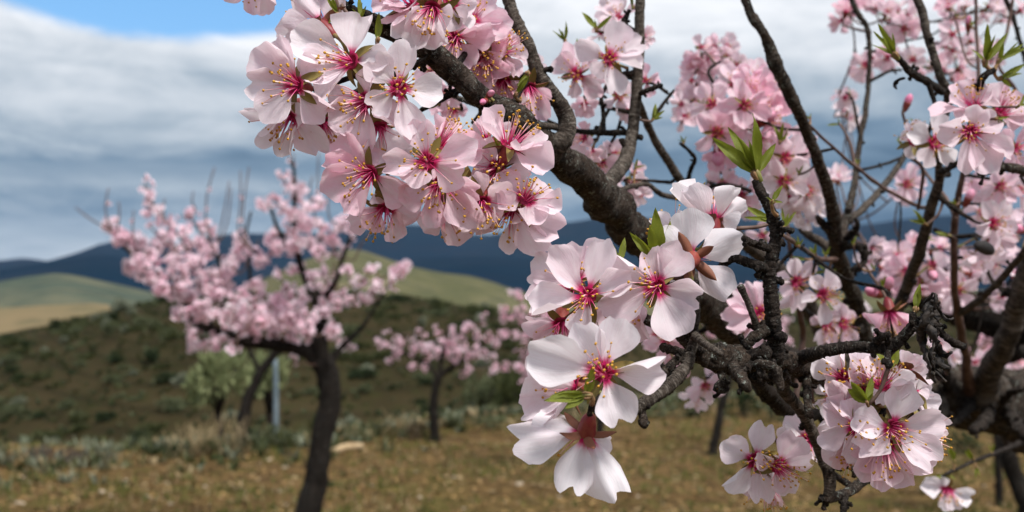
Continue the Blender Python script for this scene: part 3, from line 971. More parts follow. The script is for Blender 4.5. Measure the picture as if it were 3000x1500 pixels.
branch('twig', [(2300, 1085, .49, 18), (2318, 1125, .5, 14), (2338, 1130, .5, 16)], M_BARKD, .3, .2, 1)
branch('twig', [(2358, 1085, .53, 26), (2362, 1130, .52, 25), (2366, 1180, .51, 24), (2372, 1225, .505, 23)], M_BARK, .25, .2, 4)
branch('branch', [(2330, 1060, .505, 44), (2400, 1034, .49, 38), (2490, 1018, .485, 35), (2560, 1020, .48, 34), (2612, 1016, .478, 34), (2650, 985, .475, 32), (2676, 950, .474, 30), (2690, 935, .474, 22)], M_BARKD, .14, .24, 4, sides=18, fine=1.4)
branch('twig', [(2566, 1002, .478, 24), (2580, 988, .475, 22), (2608, 978, .472, 18)], M_BARKD, .3, .25, 3)
branch('twig', [(2600, 1028, .478, 26), (2601, 1050, .475, 18), (2604, 1068, .472, 28), (2604, 1076, .472, 22)], M_BARKD, .25, .25, 2)
branch('twig', [(2674, 945, .474, 24), (2674, 925, .474, 20), (2676, 915, .474, 16)], M_BARKD, .2, .25)
branch('twig', [(2690, 940, .474, 22), (2722, 935, .474, 16), (2750, 968, .472, 20), (2786, 1000, .472, 22), (2826, 1018, .472, 25)], M_BARKD, .45, .3, 6)
# lower twigs
branch('branch', [(2280, 1090, .52, 40), (2302, 1144, .54, 36), (2334, 1188, .55, 34), (2365, 1235, .56, 34), (2388, 1282, .565, 35), (2408, 1332, .57, 36), (2424, 1372, .57, 38), (2431, 1420, .57, 34), (2425, 1452, .57, 30)], M_BARKB, .12, .06, 4, knob=.3)
branch('branch', [(2210, 1090, .62, 46), (2250, 1150, .66, 48), (2320, 1208, .70, 42), (2390, 1215, .74, 36), (2450, 1186, .80, 34), (2540, 1150, .95, 44)], M_BARKD, .3, .1, 7, knob=.4)
branch('twig', [(2428, 1375, .57, 18), (2461, 1360, .565, 17), (2498, 1374, .56, 17), (2502, 1398, .56, 14)], M_BARKD, .3, .15, 4)
branch('branch', [(2560, 1392, .60, 32), (2530, 1408, .59, 31), (2488, 1440, .58, 30), (2440, 1456, .57, 30), (2412, 1462, .57, 22)], M_BARK, .2, .1, 2)
branch('twig', [(2476, 1450, .575, 22), (2474, 1480, .57, 22), (2468, 1530, .57, 18)], M_BARKD, .35, .2, 4)
branch('twig', [(2430, 1450, .57, 22), (2405, 1465, .57, 16), (2388, 1478, .57, 11)], M_BARKD, .35, .2, 3)
branch('twig', [(2428, 1440, .57, 18), (2416, 1475, .57, 15), (2414, 1492, .57, 16)], M_BARKD, .35, .2, 1)
branch('twig', [(3010, 1290, 1.22, 22), (2954, 1312, 1.1, 14), (2896, 1335, 1.02, 11), (2838, 1358, .96, 10), (2790, 1380, .93, 10), (2762, 1395, .92, 8)], M_BARKD, .25, .2, 6)
branch('twig', [(2370, 1345, .56, 16), (2340, 1340, .56, 14), (2300, 1330, .56, 12), (2262, 1350, .56, 9)], M_BARKD, .25, .1, 2)
branch('twig', [(2330, 1180, .9, 20), (2352, 1000, .92, 18), (2345, 930, .9, 18), (2325, 800, .88, 14), (2310, 700, .88, 12), (2304, 600, .9, 10)], M_TWIG, .1, .05, 1)
# twigs that carry the upper left clusters
branch('branch', [(1190, 100, .525, 34), (1110, 60, .51, 28), (1030, 28, .495, 26), (985, -5, .485, 22), (940, -60, .48, 20)], M_BARKD, .3, .15, 5)
branch('twig', [(1280, 165, .53, 30), (1190, 200, .515, 20), (1100, 240, .51, 17), (1040, 270, .51, 15), (965, 305, .505, 14), (920, 300, .50, 10)], M_BARKD, .3, .15, 5)
branch('twig', [(1170, 150, .52, 20), (1215, 150, .53, 30), (1262, 165, .53, 26)], M_BARKD, .4, .15, 4)
branch('twig', [(1560, 405, .56, 22), (1490, 425, .54, 18), (1400, 440, .53, 17), (1290, 440, .525, 16), (1180, 445, .52, 16), (1125, 465, .505, 18), (1095, 500, .51, 10)], M_BARKD, .3, .15, 4)
branch('twig', [(1490, 430, .54, 14), (1470, 520, .53, 12), (1500, 590, .52, 11), (1520, 620, .515, 8)], M_BARKD, .25, .12, 2)
branch('twig', [(1340, 190, .53, 20), (1370, 150, .55, 18), (1400, 110, .57, 15), (1400, 40, .58, 12)], M_BARKD, .25, .12, 3)
branch('twig', [(1500, 320, .54, 20), (1520, 275, .56, 17), (1545, 230, .57, 18), (1520, 215, .575, 16)], M_BARKD, .3, .15, 5)
branch('twig', [(1860, 90, .705, 14), (1830, 70, .71, 20), (1845, 30, .71, 12)], M_BARKD, .3, .15, 2)
branch('twig', [(1865, 215, .70, 18), (1835, 218, .70, 16), (1790, 215, .73, 12)], M_BARKD, .3, .15, 2)
# hero twigs carrying the low white flowers
branch('twig', [(1860, 1200, .44, 24), (1810, 1195, .44, 20), (1765, 1180, .445, 20), (1740, 1160, .45, 22), (1722, 1140, .455, 16)], M_BARKD, .25, .12, 2)
branch('twig', [(1880, 925, .478, 20), (1830, 890, .49, 14), (1780, 870, .495, 12), (1730, 890, .495, 10), (1680, 930, .495, 8)], M_BARKD, .2, .12, 2)
branch('twig', [(2030, 840, .463, 20), (2015, 800, .475, 14), (1985, 760, .49, 11), (1940, 730, .50, 9)], M_BARKD, .2, .12, 2)
branch('twig', [(2115, 778, .49, 14), (2110, 720, .50, 12), (2100, 670, .51, 9)], M_BARKD, .2, .12, 1)
branch('twig', [(2560, 1035, .50, 18), (2570, 1080, .515, 16), (2580, 1130, .52, 16), (2590, 1200, .53, 14), (2570, 1260, .53, 12), (2590, 1310, .53, 10)], M_BARKD, .25, .12, 3)


# ------------------------------------------------------------------ blossoms of the near tree
def stalk(o, base, ax, far=False):
    """pedicel and, where needed, a spur from the flower's base to the wood behind it"""
    best, bd = None, 9
    for q, r in NODES:
        d = (q - base).length - r * .5
        # prefer wood on the back side of the flower
        if (q - base).dot(ax) > 0: d *= 1.5
        if d < bd: best, bd = (q, r), d
    q, r = best
    p0 = base + ax * .0015
    p1 = base - ax * min(.007, bd * .4)
    mb = MB()
    if bd < .022:
        pts, rad = catmull([p0, p1, p1.lerp(q, .6), q], [.0011, .0009, .0010, .0013], .002)
        tube(mb, [v - T0 for v in pts], rad, 6, .1, 300)
        m_ = M_PEDI
        nm = 'pedicel'
    else:
        mid = p1.lerp(q, .5) + Vector((rnd.uniform(-1, 1), rnd.uniform(-1, 1), rnd.uniform(-1.2, .4))) * bd * .14
        rr = max(.0011, min(.0022, r * .6))
        pts, rad = catmull([p0, p1, mid, q], [.0010, .0012, rr, rr * 1.2], .003)
        tube(mb, [v - T0 for v in pts], rad, 7, .2, 250, .15, rnd.randrange(50))
        m_ = M_BARKD if bd < .08 else M_TWIG
        nm = 'twig'
        for i in range(2, len(pts), 3): NODES.append((pts[i], rad[i]))
    obj(nm, mb.mesh(nm, m_), TREE)


def put_sepals(fl, n=5, ang=102, L=.0078, a0=None):
    a0 = rnd.uniform(0, 6.28) if a0 is None else a0
    for j in range(n):
        a = a0 + j * 6.283 / n + rnd.uniform(-.12, .12)
        c = R(ang + rnd.uniform(-14, 18))
        d = Vector((math.cos(a), math.sin(a), 0))
        y = Vector((0, 0, 1)) * math.cos(c) + d * math.sin(c)
        nrm = Vector((0, 0, 1)) * math.sin(c) - d * math.cos(c)
        l = L * rnd.uniform(.9, 1.15)
        obj('sepal', rnd.choice(SEPALS), fl, mat=frame(y, nrm, d * .0029 + Vector((0, 0, -.0008)), (l, l, l)))


def flower(px, py, D, axis, tn=.4, d=None, cup=74, stub=True):
    """five-petalled flower of diameter D px; small far ones are a single mesh"""
    if d is None: d = 132.0 / D
    c = P(px, py, d)
    s = (D / FPX * d) / .042
    ax = SV(*axis)
    if D < 108:
        fl = obj('flower', rnd.choice(FARFLOWERS), TREE, mat=axis_frame(ax, c - T0, s * rnd.uniform(.95, 1.08)))
        fl.color = tint(tn)
        stalk(fl, c - ax * .008 * s, ax, True)
        return fl
    fl = obj('flower', CALYX, TREE, mat=axis_frame(ax, c - T0, s))
    a0 = rnd.uniform(0, 6.28)
    for j in range(5):
        a = a0 + j * 1.2566 + rnd.uniform(-.16, .16)
        cc = R(cup + rnd.uniform(-15, 13))
        dd = Vector((math.cos(a), math.sin(a), 0))
        y = Vector((0, 0, 1)) * math.cos(cc) + dd * math.sin(cc)
        nrm = Vector((0, 0, 1)) * math.sin(cc) - dd * math.cos(cc)
        nrm += y.cross(nrm) * rnd.uniform(-.25, .25)
        L = .0200 * rnd.uniform(.92, 1.08)
        p = obj('petal', rnd.choice(PETALS), fl, mat=frame(y, nrm, dd * .0024 + Vector((0, 0, .0002 * (j % 2))), (L * rnd.uniform(.85, 1.08), L, L)))
        p.color = tint(tn)
    put_sepals(fl, a0=a0 + .63)
    tag(obj('stamens', rnd.choice(STAMENS), fl, mat=Matrix.Rotation(rnd.uniform(0, 6.28), 4, 'Z')), kind='stuff')
    stalk(fl, c - ax * .008 * s, ax)
    return fl


def posed(crop, cx, cy, axis, tips, d, tn=.35, wid=1.0, std=.0205, curl=None):
    """flower whose petal tips are read from the photograph: (x, y, lean towards the viewer in petal lengths)"""
    px, py = cv(crop, cx, cy)
    c = P(px, py, d)
    ax = SV(*axis)
    s = 1.15
    M = axis_frame(ax, c - T0, s, rnd.uniform(0, 6.28))
    fl = obj('flower', CALYX, TREE, mat=M)
    Mi = M.to_3x3().inverted()
    for (tx, ty, *tz) in tips:
        qx, qy = cv(crop, tx, ty)
        lean = tz[0] if tz else .1
        tip = P(qx, qy, d)
        flat = tip - c
        L0 = max(flat.length, std * .8)
        tip = tip - FWD * lean * L0
        v = tip - c
        L = v.length * 1.04
        y = v.normalized()
        nrm = ax - y * ax.dot(y)
        if nrm.length < .25: nrm = nrm + SV(0, .3, 1) * .4
        vw = -FWD * (1 if ax.dot(-FWD) > -.15 else -1)
        vw = vw - y * vw.dot(y)
        nrm = (nrm.normalized() + vw * .55).normalized()
        nrm = (nrm + y.cross(nrm) * rnd.uniform(-.45, .45)).normalized()
        wl = std * wid * rnd.uniform(.82, 1.08) * (L / std) ** .35
        yl, nl = Mi @ y, Mi @ nrm
        base = Vector((yl.x, yl.y, 0))
        base = base.normalized() * .0024 if base.length > .05 else Vector()
        p = obj('petal', rnd.choice(PETALS), fl, mat=frame(yl, nl, base, (wl / s, L / s, (wl + L) * .5 / s)))
        p.color = tint(tn)
    put_sepals(fl)
    if wid != .7: tag(obj('stamens', rnd.choice(STAMENS), fl, mat=Matrix.Rotation(rnd.uniform(0, 6.28), 4, 'Z')), kind='stuff')
    stalk(fl, c - ax * .008, ax)
    return fl


# upper left cluster, pale
posed('A', 480, 640, (-.5, .05, .85), [(345, 330, .1), (150, 640, .3), (250, 850, .35), (715, 840, 0), (640, 540, -.15), (250, 400, .3)], .462, .28)
posed('A', 900, 460, (-.6, .12, .7), [(950, 125, -.05), (1155, 480, .0), (680, 690, .45), (480, 330, .25), (560, 520, .4)], .468, .10)
posed('A', 1260, 665, (.2, -.05, 1), [(1330, 365, .1), (1545, 700, .1), (1350, 1005, .0), (1065, 800, -.05), (1075, 480, .1)], .464, .10)
posed('A', 1000, 760, (-.55, -.3, .75), [(1060, 600, .35), (1225, 900, .1), (960, 1115, .1), (735, 890, .3), (780, 690, .15)], .470, .38)
posed('A', 440, 880, (-.35, -.8, .45), [(130, 880, .3), (240, 1090, .45), (420, 1180, .35), (640, 1140, .1), (560, 850, .5)], .476, .25)
posed('A', 670, 190, (-.6, .5, -.4), [(500, -40, .05), (445, 240, .3), (385, 150, -.3), (760, -40, -.3), (660, 340, .25)], .478, .18)
posed('A', 1110, 950, (.15, -.9, .2), [(1010, 1215, .2), (1330, 1150, .2), (1180, 1180, -.2), (950, 1130, -.1)], .478, .05)
posed('A', 690, 930, (.3, -.6, .3), [(640, 1100, .1), (790, 1010, .2), (720, 850, .0), (760, 1110, -.1)], .492, .45)
flower(752, -62, 240, (-.3, -.6, .5), .45, .49)
flower(985, -40, 230, (-.2, .8, .2), .35, .49)
# top middle
posed('C', 150, 30, (-.2, .5, .3), [(0, 60, .35), (40, 230, .3), (-110, 60, .1), (130, 100, .4), (110, -90, 0)], .485, .55)
posed('C', 300, 60, (-.15, -.7, .5), [(120, 200, .35), (240, 220, .4), (70, 340, .0), (230, 330, .0), (400, 180, .2), (340, 320, .2)], .48, .18)
posed('C', 440, 20, (.4, .5, .5), [(600, 60, .2), (560, 170, .3), (420, 200, .3), (330, -60, -.2), (560, -60, -.1)], .505, .25)
posed('C', 460, 290, (-.2, -.5, .8), [(260, 330, .15), (420, 430, .25), (600, 480, .1), (720, 220, .2), (560, 200, .0), (340, 180, 0)], .545, .65)
posed('C', 585, 150, (.1, .45, .8), [(560, 40, -.1), (800, 60, .1), (860, 230, .2), (690, 300, .3), (640, 10, -.1)], .555, .6)
posed('C', 650, 350, (.2, -.3, .85), [(600, 430, .3), (830, 340, .2), (860, 260, .0), (760, 440, .2), (600, 240, .1)], .56, .7)
posed('C', 820, 380, (.35, .15, .85), [(970, 420, .2), (900, 270, .1), (930, 540, .2), (790, 510, .3), (740, 300, -.1)], .565, .45)
posed('C', 700, 470, (-.05, -.7, .65), [(610, 580, .1), (690, 650, .3), (830, 560, .3), (800, 450, .4), (590, 500, .0)], .56, .75)
posed('C', 840, 620, (.1, -.7, .5), [(760, 760, .1), (860, 760, .1), (940, 640, .1), (680, 660, 0)], .572, .7)
posed('C', 1030, 660, (.1, -.8, .4), [(950, 830, .2), (1110, 880, .2), (1140, 760, 0), (930, 720, 0)], .572, .75)
posed('C', 640, 440, (-.3, -.4, .3), [(460, 420, 0), (520, 540, .1), (600, 560, .1)], .575, .6)
flower(1312, 272, 110, (-.2, -.3, .7), .7, .68)
flower(1330, 325, 90, (-.2, -.2, .7), .75, .74)
flower(1268, 205, 120, (-.3, 0, .7), .55, .66)
flower(1300, 300, 95, (-.3, .2, .5), .8, .72)
flower(1560, 192, 84, (.3, .3, .6), .2, .62)
# pink cluster under the limb
posed('B', 490, 610, (-.4, -.35, .8), [(290, 360, 0), (155, 660, .3), (410, 925, .4), (785, 740, 0), (590, 500, -.15), (190, 520, .1)], .470, .62)
posed('B', 945, 520, (-.05, -.05, 1), [(645, 560, .2), (880, 240, .1), (1310, 450, .3), (1190, 650, .35), (850, 660, .5)], .462, .45)
posed('B', 1050, 390, (.5, .6, .25), [(1080, 175, 0), (1360, 340, .15), (1310, 510, .2), (1210, 220, -.3), (960, 230, -.3)], .480, .55)
posed('B', 1050, 700, (0, -.6, .75), [(770, 770, .2), (940, 980, .35), (1340, 730, .2), (1280, 990, .3), (1010, 600, -.1)], .472, .60)
posed('B', 1095, 880, (.5, -.6, .4), [(1160, 1150, .15), (1350, 970, .2), (930, 1010, 0), (1200, 800, .2)], .486, .35)
posed('B', 620, 885, (0, -.8, .5), [(350, 960, .2), (500, 1060, .3), (745, 1095, .2), (820, 930, .1), (600, 775, .35)], .480, .55)
posed('B', 1485, 575, (-.2, -.1, .9), [(1725, 670, .2), (1640, 450, .1), (1365, 520, .1), (1420, 405, .2), (1570, 690, .1)], .488, .20)
posed('B', 1590, 390, (.35, .8, .3), [(1385, 185, .3), (1700, 445, .5), (1845, 370, .1), (1860, 590, .2), (1520, 240, -.3)], .482, .35)
posed('B', 1720, 810, (.35, .55, .75), [(1550, 645, .1), (1530, 850, .2), (1780, 1010, .4), (1935, 910, .2), (1860, 760, -.3)], .480, .35)
posed('B', 1590, 900, (-.3, -.5, .7), [(1345, 1050, .1), (1640, 1195, .2), (1830, 1205, .2), (1980, 1030, .1), (1690, 940, .4)], .488, .32)
posed('B', 1375, 840, (.1, -.7, .6), [(1290, 970, .1), (1430, 1010, .3), (1510, 900, .2), (1570, 760, .45), (1320, 640, .1)], .478, .22)
posed('B', 1410, 375, (-.3, .1, .8), [(1430, 205, 0), (1430, 530, .3), (1300, 380, 0), (1500, 470, .2), (1310, 270, -.1)], .500, .45)
posed('B', 1260, 780, (.4, -.3, .7), [(1490, 640, .1), (1420, 580, 0), (1350, 900, .2), (1480, 800, .2)], .492, .5)
# low white and pale flowers in the middle
posed('I', 570, 940, (-.15, .05, 1), [(270, 660, .15), (680, 560, 0), (845, 820, .3), (175, 1035, .2), (540, 1200, .2)], .460, .20)
posed('I', 470, 850, (-.35, .2, .8), [(205, 690, 0), (150, 880, 0), (155, 1000, .1), (480, 590, 0), (720, 620, -.1)], .480, .25)
posed('I', 1090, 870, (-.35, -.1, .9), [(1395, 930, .2), (1262, 605, .05), (1035, 630, .1), (790, 700, .1), (740, 1020, .2), (1235, 1210, .2)], .458, .22)
posed('I', 860, 960, (-.2, -.7, .5), [(630, 1110, .1), (760, 1190, .2), (910, 1120, .2), (965, 1260, .25), (700, 900, .1)], .478, .42)
posed('I', 380, 1150, (0, -.75, .6), [(125, 1120, .1), (215, 1290, .2), (490, 1200, .35), (430, 1340, .2), (570, 1280, 0)], .476, .42)
posed('I', 1360, 668, (.25, .15, -.9), [(1330, 340, -.05), (1665, 520, -.05), (1610, 925, .0), (1110, 520, -.05), (1190, 800, -.15)], .468, .03, 1.12)
posed('I', 1520, 375, (.05, .9, -.4), [(1220, 170, -.15), (1340, 140, .2), (1640, 125, .1), (1735, 250, -.15), (1620, 490, .45)], .505, .02)
posed('I', 1240, 480, (-.5, .4, -.4), [(1080, 355, 0), (1120, 520, .1), (1180, 380, -.3), (1300, 360, -.2)], .52, .08)
posed('H', 660, 440, (-.2, .25, .9), [(1030, 390, .2), (780, 740, .3), (200, 280, .35), (520, 150, .1), (745, 115, 0)], .418, .0, 1.1)
posed('H', 470, 530, (-.7, .2, .05), [(180, 320, -.1), (285, 485, .4), (100, 640, .1), (175, 770, .2), (330, 740, .3)], .438, .12, 1.1)
posed('H', 545, 850, (-.1, -.75, -.5), [(75, 865, .1), (420, 1210, .25), (720, 1255, .2), (700, 920, -.2), (250, 760, -.2)], .425, .0, 1.1)
# low right cluster
posed('J', 1330, 650, (.15, 0, 1), [(1045, 590, .35), (1400, 370, .1), (1655, 600, .15), (1600, 890, .2), (1075, 790, .4)], .484, .22)
posed('J', 1060, 650, (-.4, -.1, .85), [(870, 520, .1), (785, 710, .2), (950, 830, .4), (1000, 480, -.1), (1090, 890, 0)], .492, .32)
posed('J', 1040, 780, (-.2, -.5, .5), [(830, 830, 0), (880, 910, .1), (1020, 910, .1), (1120, 860, 0)], .505, .5)
posed('J', 1270, 780, (0, -.65, .7), [(1090, 1000, .2), (1210, 1075, .3), (1390, 1060, .3), (1550, 940, .35), (1060, 900, .1)], .488, .38)
posed('J', 1530, 690, (.3, -.1, .6), [(1700, 640, 0), (1670, 750, 0), (1600, 540, 0), (1570, 900, 0)], .505, .12)
posed('J', 960, 280, (-.3, .2, .8), [(785, 165, 0), (930, 80, 0), (1110, 160, .1), (1040, 390, .1), (830, 290, .1)], .51, .12)
posed('J', 1150, 370, (0, .6, .4), [(1000, 180, .2), (1170, 160, 0), (1240, 140, -.3), (1060, 110, -.2)], .505, .2)
posed('J', 1240, 340, (0, .8, .45), [(1190, 415, .5), (1400, 350, .4), (1440, 290, .1), (1150, 160, -.2), (1260, 130, -.3)], .495, .2)
posed('J', 1415, 205, (.4, .6, -.2), [(1490, 110, 0), (1430, 85, .1), (1510, 150, .1)], .51, .3, .7)
posed('J', 1510, 425, (.6, -.1, .6), [(1610, 385, 0), (1665, 470, .1), (1560, 510, .1), (1500, 330, 0)], .515, .1, .7)
posed('J', 1480, 340, (.3, .5, .3), [(1560, 135, 0), (1600, 300, -.2), (1540, 370, .2), (1400, 300, .1)], .515, .25, .7)
posed('J', 1000, 490, (-.5, .5, .3), [(835, 315, .1), (830, 400, .3), (1060, 490, .1), (960, 340, -.1)], .50, .4, .7)
flower(2432, 1165, 120, (-.3, -.2, .7), .1, .58)
# small group hanging lower
posed('J', 290, 900, (-.05, -.05, 1), [(85, 780, .1), (355, 640, 0), (95, 1075, .2), (335, 1175, .2), (420, 960, -.2)], .545, .15, 1.05, .0195)
posed('J', 465, 945, (.3, -.2, .85), [(560, 715, 0), (340, 890, .2), (690, 900, .1), (550, 1115, .1), (440, 1090, .2)], .538, .3, 1, .0195)
posed('J', 370, 1060, (0, -.8, .2), [(420, 1240, .15), (250, 1160, .1), (200, 1110, 0), (330, 1180, 0)], .555, .45, .9, .019)
posed('J', 690, 750, (-.3, .1, .8), [(505, 640, .1), (570, 595, 0), (760, 860, .1), (690, 850, .2), (800, 650, -.1)], .585, .25, 1, .019)
posed('J', 1740, 1120, (-.1, -.5, .6), [(1550, 1070, .1), (1680, 1250, .2), (1790, 1250, .3), (1905, 1170, .2), (1690, 1040, 0)], .93, .08, 1, .021)
# right, upper half
posed('E', 1250, 885, (-.3, -.2, .9), [(1015, 900, .2), (1400, 820, .3), (1485, 1030, .2), (1180, 1135, .2), (1350, 1145, .1), (1290, 745, .25)], .640, .38)
posed('E', 1270, 720, (-.3, .75, .35), [(985, 745, .2), (1180, 840, .4), (1190, 545, -.3), (1340, 585, .1), (1390, 700, .3), (1110, 680, .2)], .665, .45)
posed('E', 1450, 760, (.4, .5, .55), [(1545, 600, 0), (1410, 575, -.2), (1610, 810, .2), (1480, 870, .2), (1600, 700, -.1)], .675, .5)
posed('E', 1010, 960, (.1, -.05, .9), [(860, 890, 0), (990, 785, 0), (910, 1100, .1), (1110, 1080, .1), (1110, 870, 0)], .73, .05)
posed('E', 870, 950, (-.3, .3, .5), [(800, 930, 0), (850, 1040, 0), (930, 850, 0), (860, 830, 0)], .77, .1)
for q in [(2974, 435, 150, (.2, -.1, .8), .7, .78), (2930, 545, 130, (0, -.4, .8), .6, .9), (2985, 560, 120, (.1, 0, .9), .4, .95), (2890, 560, 110, (-.2, -.2, .8), .65, .98),
          (2850, 545, 100, (-.3, 0, .8), .55, 1.0), (2975, 350, 110, (.3, .2, .7), .5, .8), (3010, 480, 130, (.2, 0, .8), .6, .85)]:
    flower(q[0], q[1], q[2], q[3], q[4], q[5])
# around the thin upright branch
posed('D', 395, 365, (-.05, -.05, 1), [(215, 285, .1), (450, 165, 0), (580, 410, .1), (430, 585, .1), (320, 460, .1), (590, 260, -.1)], .690, .20, 1, .021)
posed('D', 190, 470, (-.2, -.1, .9), [(85, 375, .1), (160, 285, 0), (300, 390, .3), (340, 560, .1), (160, 585, .1)], .715, .5, 1, .021)
for q in [(1712, 303, 96, (-.1, -.5, .7), .5, .75), (1812, 282, 120, (.1, -.2, .9), .3, .76), (1832, 320, 96, (.2, -.4, .8), .2, .77), (1893, 236, 105, (.3, -.1, .9), .75, .8),
          (1812, 50, 120, (-.2, .5, .5), .35, .78), (1790, 30, 100, (-.3, .3, .5), .3, .8), (1885, 110, 90, (.5, 0, .6), .3, .8), (1760, 100, 90, (-.4, .4, .4), .3, .8),
          (1712, 405, 115, (-.6, 0, .5), .6, .74), (1735, 440, 84, (-.2, -.6, .4), .6, .75), (1760, 478, 120, (-.1, -.3, .8), .45, .78), (1800, 455, 110, (.2, -.1, .8), .4, .79),
          (1790, 500, 90, (.3, -.4, .7), .5, .8), (1852, 535, 90, (.4, -.2, .6), .35, .82), (1832, 565, 84, (0, -.5, .7), .2, .82), (1875, 570, 76, (.3, -.3, .7), .3, .83), (1860, 505, 80, (.2, .2, .7), .45, .83)]:
    flower(q[0], q[1], q[2], q[3], q[4], q[5])
# dense pink heads in the middle
for q in [(2182, 308, 150, (0, -.05, 1), .72, .80), (2222, 300, 140, (.4, .1, .9), .75, .825), (2160, 345, 125, (-.1, -.5, .8), .65, .825), (2195, 262, 140, (.05, .5, .8), .7, .83), (2100, 388, 160, (-.15, -.1, .95), .72, .82), (2085, 305, 140, (-.4, .1, .8), .5, .84), (2235, 270, 150, (.4, .2, .8), .75, .84), (2252, 345, 150, (.5, -.1, .7), .85, .83),
          (2215, 240, 140, (.1, .5, .7), .6, .86), (2150, 245, 130, (-.1, .5, .7), .6, .86), (2110, 440, 130, (0, -.6, .7), .75, .84), (2150, 440, 110, (.2, -.6, .6), .6, .86), (2225, 405, 130, (.3, -.5, .7), .5, .84),
          (2268, 310, 110, (.7, 0, .5), .6, .86),
          (2300, 462, 150, (.05, -.2, .95), .3, .84), (2232, 425, 130, (-.2, .1, .9), .1, .86), (2240, 470, 130, (0, -.1, .95), .15, .85), (2296, 530, 160, (-.1, -.2, .9), .15, .83), (2335, 430, 130, (.3, .2, .8), .45, .86),
          (2330, 480, 120, (.5, -.1, .7), .55, .86), (2364, 560, 140, (.2, -.3, .9), .15, .85), (2340, 600, 130, (0, -.6, .7), .15, .86), (2380, 600, 110, (.5, -.5, .6), .1, .87), (2310, 580, 110, (-.3, -.5, .7), .2, .87),
          (2350, 520, 110, (.4, 0, .8), .35, .88), (2250, 530, 110, (-.3, -.3, .8), .2, .88), (2370, 640, 90, (0, -.7, .5), .05, .88)]:
    flower(q[0], q[1], q[2], q[3], q[4], q[5])
for q in [(2045, 180, .5), (2070, 165, .45), (2100, 160, .35), (2128, 168, .35), (2152, 188, .3), (2165, 205, .25), (2060, 205, .5), (2035, 200, .5), (2140, 215, .3), (2055, 140, .4), (2095, 140, .4), (2130, 140, .35),
          (2025, 235, .4), (2045, 262, .35), (2065, 240, .25), (2015, 285, .45), (2000, 300, .35), (2030, 300, .4), (2012, 338, .35), (1995, 345, .3), (2030, 345, .35), (2075, 270, .3), (2040, 320, .4)]:
    flower(q[0] + rnd.uniform(-5, 5), q[1] + rnd.uniform(-5, 5), rnd.uniform(78, 96), (rnd.uniform(-.7, .5), rnd.uniform(-.5, .4), .7), q[2] + .1, rnd.uniform(1.0, 1.12))
for q in [(2117, 540, 110, (-.2, .3, .7), .55, .86), (2175, 570, 105, (.1, -.3, .8), .6, .87), (2190, 610, 90, (.1, -.6, .6), .4, .88), (2150, 600, 84, (-.2, -.4, .7), .5, .9), (2232, 690, 100, (-.4, -.2, .7), .55, .95)]:
    flower(q[0], q[1], q[2], q[3], q[4], q[5])
# behind the low branch
posed('G', 650, 830, (.15, -.05, .9), [(560, 670, 0), (660, 670, 0), (440, 870, .1), (560, 1000, .2), (700, 960, .1), (470, 740, .1), (690, 760, 0)], .72, .5, 1, .021)
posed('W', 110, 735, (.15, 0, .9), [(60, 545, 0), (240, 560, 0), (-60, 700, .1), (-40, 940, .1), (90, 980, .2), (-20, 830, .1)], .80, .3, .8, .019)
posed('W', 360, 850, (.05, 0, 1), [(390, 640, 0), (180, 890, .1), (350, 1100, .1), (470, 960, .1), (280, 700, .05), (480, 700, 0)], .78, .2, .85, .019)
posed('W', 390, 1130, (-.05, -.2, .9), [(300, 1280, .1), (440, 1290, .1), (280, 1060, 0), (470, 1040, 0), (350, 1030, 0)], .84, .4, .8, .019)
posed('W', 550, 1120, (.1, 0, 1), [(500, 940, 0), (610, 1020, 0), (640, 1260, .1), (540, 1290, .1), (440, 1180, .1)], .86, .55, .8, .019)
posed('W', 985, 1010, (.05, -.85, .3), [(790, 1060, .1), (880, 1210, .2), (1120, 1240, .2), (1190, 1040, .1)], .70, .85, .8, .021)
for q in [(1950, 1000, 120, (-.1, -.1, .9), .7, .85), (2010, 1000, 110, (.2, 0, .9), .75, .86), (1920, 985, 100, (-.3, .1, .8), .5, .88), (1982, 1085, 90, (0, -.5, .7), .75, .88), (2066, 1130, 110, (-.1, -.3, .9), .45, .9), (2040, 1160, 96, (-.1, -.6, .6), .4, .92),
          (2085, 1110, 84, (.3, 0, .8), .45, .92), (1960, 1040, 84, (0, -.2, .8), .7, .9), (2062, 905, 84, (.2, -.3, .7), .5, .9), (2185, 920, 110, (-.4, 0, .8), .5, .76), (2200, 960, 105, (-.2, -.5, .7), .55, .76)]:
    flower(q[0], q[1], q[2], q[3], q[4], q[5])
